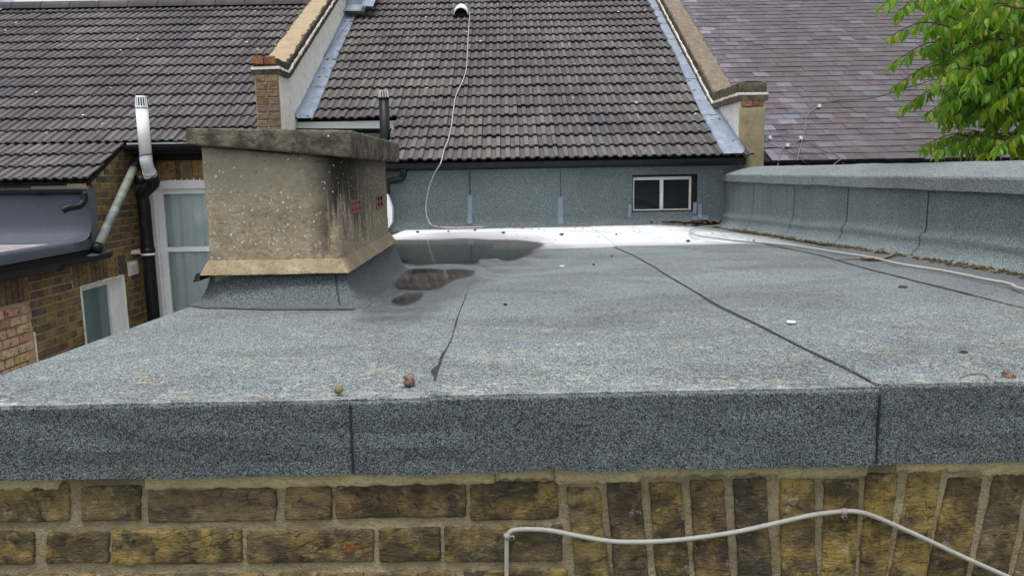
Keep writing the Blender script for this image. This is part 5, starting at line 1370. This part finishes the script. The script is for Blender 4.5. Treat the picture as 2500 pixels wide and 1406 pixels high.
st = [PR(x, y, .022) for x, y in [(2034, 645), (2065, 642), (2100, 640), (2130, 641), (2150, 636), (2172, 624), (2187, 611)]]
tag(MB().tube(smooth_path(st, 4), [.003 + .0055 * k / 24 for k in range(25)], 7).build('stick', 'stick', None, True), 'crooked dry stick lying under the trailing cable by the parapet', 'stick')
st = [PR(x, y, .012) for x, y in [(2342, 937), (2362, 930), (2385, 926), (2405, 930), (2416, 940)]]
tag(MB().tube(smooth_path(st, 4), .0011, 5).build('twig', 'stick', None, True), 'thin curved twig near the roof edge', 'twig')
# leaf litter and moss that nobody could count
m = MB(); random.seed(5)
def scrap(p, r):
    a = random.uniform(0, 6.3); n = 4; t = random.uniform(-.3, .3)
    m.add([p + V((cos(a + 2 * math.pi * k / n) * r * random.uniform(.5, 1.3), sin(a + 2 * math.pi * k / n) * r * random.uniform(.3, .9), .004 + r * random.uniform(.0, .5))) for k in range(n)], [(0, 1, 2, 3)])
for k in range(420):
    u = random.betavariate(2.2, 1.3); x = 1600 + 195 * u; y = 549 - .017 * (x - 1600) + random.gauss(0, 1.6) - 2
    p = PR(x, y, .03); scrap(V((p.x, min(p.y, YW - .03), p.z + random.uniform(0, .03) * u)), random.uniform(.012, .045))
for k in range(150):
    x = random.uniform(950, 1620); scrap(PR(x, 561 - (x - 950) * .018 + random.expovariate(.3), .026), random.uniform(.006, .022))
for k in range(130):
    scrap(PR(random.uniform(1200, 1950), random.uniform(558, 604), .027), random.uniform(.004, .016))
for k in range(170):
    u = random.random(); Y = 3.0 + 5 * u; X = 2.10 + random.gauss(0, .05); scrap(V((X, Y, zroof(X, Y) + .02)), random.uniform(.006, .022))
for k in range(150):
    u = random.random(); p = PR(random.uniform(1900, 2500), random.uniform(640, 950), .016); scrap(p, random.uniform(.002, .007))
tag(m.build('leaf_litter', 'dead_leaf'), 'brown leaf litter swept against the wall and parapet foot', 'litter', None, 'stuff')
m = MB()
for k in range(1500):
    Y = 2.6 + 4.6 * random.random(); w = .5 + .9 * noise.noise((Y * 2.4, 0, 1))
    if w < random.random() * 1.5: continue
    X = XP - .155 + random.gauss(0, .018 + .02 * w) - .015; r = random.uniform(.004, .013); p = V((X, Y, zroof(X, Y) + .016))
    m.add([p + V((-r, -r, 0)), p + V((r, -r, 0)), p + V((r, r, 0)), p + V((-r, r, 0)), p + V((random.gauss(0, .002), 0, r * .9))], [(0, 1, 4), (1, 2, 4), (2, 3, 4), (3, 0, 4)])
tag(m.build('moss', 'moss'), 'olive moss growing along the foot of the felt parapet', 'moss', None, 'stuff')

# ================================================================== CHERRY TREE
random.seed(21)
TR = thing('cherry_tree', 'leafy cherry tree overhanging the slate roof from beyond the parapet', 'tree', (5.4, 5.6, 0))
tb = V((5.4, 5.6, 0))
trunk = smooth_path([tb, tb + V((.05, 0, 1.2)), tb + V((-.05, -.05, 2.4)), tb + V((-.15, -.1, 3.6)), tb + V((-.2, -.1, 4.8)), tb + V((-.1, 0, 6.2))], 5)
m = MB(); m.tube(trunk, [.17 * (1 - .75 * k / (len(trunk) - 1)) for k in range(len(trunk))], 12); m.build('trunk', 'bark', TR, True)
def LF(seed):
    v = []; f = []; n = 6; L = .092
    for i in range(n + 1):
        t = i / n; w = .0165 * (sin(math.pi * min(1, t * 1.02) ** .8) ** .9) if 0 < t < 1 else .0
        if i == n: w = 0.0005
        bend = -.030 * t * t * (1 + .5 * seed); cup = .35
        c = V((0, L * t, bend))
        v += [c + V((-w, 0, w * cup + .002 * sin(i * 2.3 + seed))), c, c + V((w, 0, w * cup + .002 * cos(i * 1.9 + seed)))]
    for i in range(n):
        a = i * 3; f += [(a, a + 1, a + 4, a + 3), (a + 1, a + 2, a + 5, a + 4)]
    return [V(q) for q in v], f
LS = [LF(s) for s in (0, .6, 1.3)]
LM = []
for s in LS:
    mm = MB(); mm.add(*s); LM.append(mm.mesh('leaf', 'leaf', smooth=True))
leaves = []
BR = MB()
limbs = []
def px3(x, y, Y): return PY(x, y, Y)
def twig(a, b, r0=.008, dens=.0135, droop=.05):
    a, b = V(a), V(b); mid = a.lerp(b, .5) + V((0, 0, .05)); pts = smooth_path([a, mid, b - V((0, 0, droop * .3))], 6)
    BR.tube(pts, [r0 * .55 * (1 - .8 * k / (len(pts) - 1)) + .0012 for k in range(len(pts))], 5)
    L = (b - a).length; n = max(5, int(L / dens)); t = (b - a).normalized(); side = t.cross(V((0, 0, 1))).normalized()
    for k in range(n):
        u = .12 + .88 * (k + random.random() * .6) / n; i = min(len(pts) - 2, int(u * (len(pts) - 1))); p = pts[i].lerp(pts[i + 1], u * (len(pts) - 1) - i)
        sg = 1 if k % 2 else -1
        d = (t * random.uniform(.15, .8) + side * sg * random.uniform(.3, 1.0) + V((random.gauss(0, .2), random.gauss(0, .2), -random.uniform(.6, 1.7)))).normalized()
        leaves.append((p + d * .012, d, random.uniform(.5, .98)))
tips = [((2300, -45), (2158, 2)), ((2330, -20), (2192, 22)), ((2380, 10), (2238, 48)), ((2330, 70), (2170, 84)), ((2340, 105), (2178, 150)), ((2350, 150), (2192, 200)), ((2360, 215), (2214, 250)), ((2400, 240), (2262, 272)),
        ((2460, 250), (2345, 292)), ((2520, 270), (2415, 305)), ((2400, 343), (2250, 352)), ((2470, 345), (2290, 360)), ((2560, 335), (2380, 360)), ((2580, 330), (2440, 350)), ((2480, 70), (2300, 85)), ((2500, 20), (2345, 45)),
        ((2540, 100), (2395, 118)), ((2560, 40), (2445, 50)), ((2580, 150), (2470, 168)), ((2470, 170), (2325, 188)), ((2530, 200), (2398, 212)), ((2560, 250), (2455, 268)), ((2420, -10), (2302, 18)), ((2540, -30), (2420, 8)),
        ((2500, 230), (2380, 262)), ((2430, 120), (2290, 135)), ((2400, 180), (2268, 200)), ((2450, 215), (2330, 238)), ((2590, 290), (2490, 300)), ((2600, 200), (2500, 215)), ((2600, 60), (2500, 90)), ((2420, 60), (2262, 112)), ((2380, 190), (2240, 165)),
        ((2600, 340), (2500, 345)), ((2520, 130), (2430, 160)), ((2480, 20), (2390, 60)), ((2540, 220), (2440, 240)), ((2600, 120), (2460, 120)), ((2420, 250), (2300, 262)), ((2560, 300), (2470, 320)), ((2380, 40), (2270, 20)), ((2500, 160), (2360, 160))]
for (a, b) in tips:
    Y = random.uniform(4.3, 5.3); A_ = px3(*a, Y + random.uniform(-.1, .3)); B_ = px3(*b, Y)
    twig(A_, B_); limbs.append(A_)
    for rep in range(3 if a[0] > 2380 else 1): twig(px3(a[0] + 10, a[1] - 15, Y + .25), px3((a[0] + b[0]) / 2 + 30 - 25 * rep, (a[1] + b[1]) / 2 + random.uniform(-14, 22), Y + .3 * rep), .006)
for k in range(190):                       # inner twigs of the part in view
    y = random.uniform(-20, 300); x = random.uniform(2265 + .16 * max(0, y - 60), 2530); Y = random.uniform(4.5, 5.7)
    twig(px3(x + random.uniform(60, 120), y - random.uniform(10, 45), Y + .2), px3(x, y, Y), .005, .017)
for k in range(420):                       # crown beyond the frame
    th = random.uniform(0, 6.28); zz_ = random.uniform(3.0, 6.9); rr_ = random.uniform(.2, 1.0) ** .6 * max(.25, 1 - ((zz_ - 4.7) / 2.4) ** 2)
    A_ = V((5.05 + cos(th) * 1.5 * rr_, 5.4 + sin(th) * 1.4 * rr_, zz_))
    d = V((cos(th), sin(th), random.uniform(-.5, .3))).normalized(); B_ = A_ + d * random.uniform(.35, .6)
    if any((lambda u, w: u < 2520 and w > -25)(*proj(q)) for q in (A_, B_, B_ - V((0, 0, .12)))): continue
    twig(A_, B_, .007, .02); limbs.append(A_)
for i in range(0, len(limbs), 7):
    a = limbs[i]; h = min(max(a.z - .4, 2.8), 5.6); j = min(range(len(trunk)), key=lambda q: abs(trunk[q].z - h)); s0 = trunk[j]
    mm = MB(); pts = smooth_path([s0, s0.lerp(a, .5) + V((0, 0, .22)), a], 6); mm.tube(pts, [.022 * (1 - .78 * k / (len(pts) - 1)) for k in range(len(pts))], 6); mm.build('branch', 'bark', TR, True)
o = BR.build('twigs', 'bark', TR); o['kind'] = 'stuff'
leaves.sort(key=lambda q: (0 if (lambda u, w: u < 2500 and w > 0)(*proj(q[0])) else 1, q[0].y))
cr = MB()
crown_loc = V((4.6, 5.2, 4.2))
def leaf_mtx(p, d, s):
    yv = d; xv = yv.cross(V((random.gauss(0, .35), random.gauss(0, .35), 1))).normalized(); zv = xv.cross(yv)
    rl_ = random.gauss(0, .5); xv, zv = xv * cos(rl_) + zv * sin(rl_), zv * cos(rl_) - xv * sin(rl_)
    mt = Matrix((xv, yv, zv)).transposed().to_4x4(); mt.translation = p
    return mt @ Matrix.Scale(s, 4)
for (p, d, s) in leaves[300:]:
    mt = leaf_mtx(p, d, s); q = random.choice(LS); cr.add([mt @ v for v in q[0]], q[1])
cro = cr.build('crown', 'leaf', TR, True); cro['kind'] = 'stuff'
for (p, d, s) in leaves[:300]:
    mt = leaf_mtx(p, d, s); o = link('leaf', random.choice(LM), cro, p, mt.to_euler()); o.scale = (s, s, s)
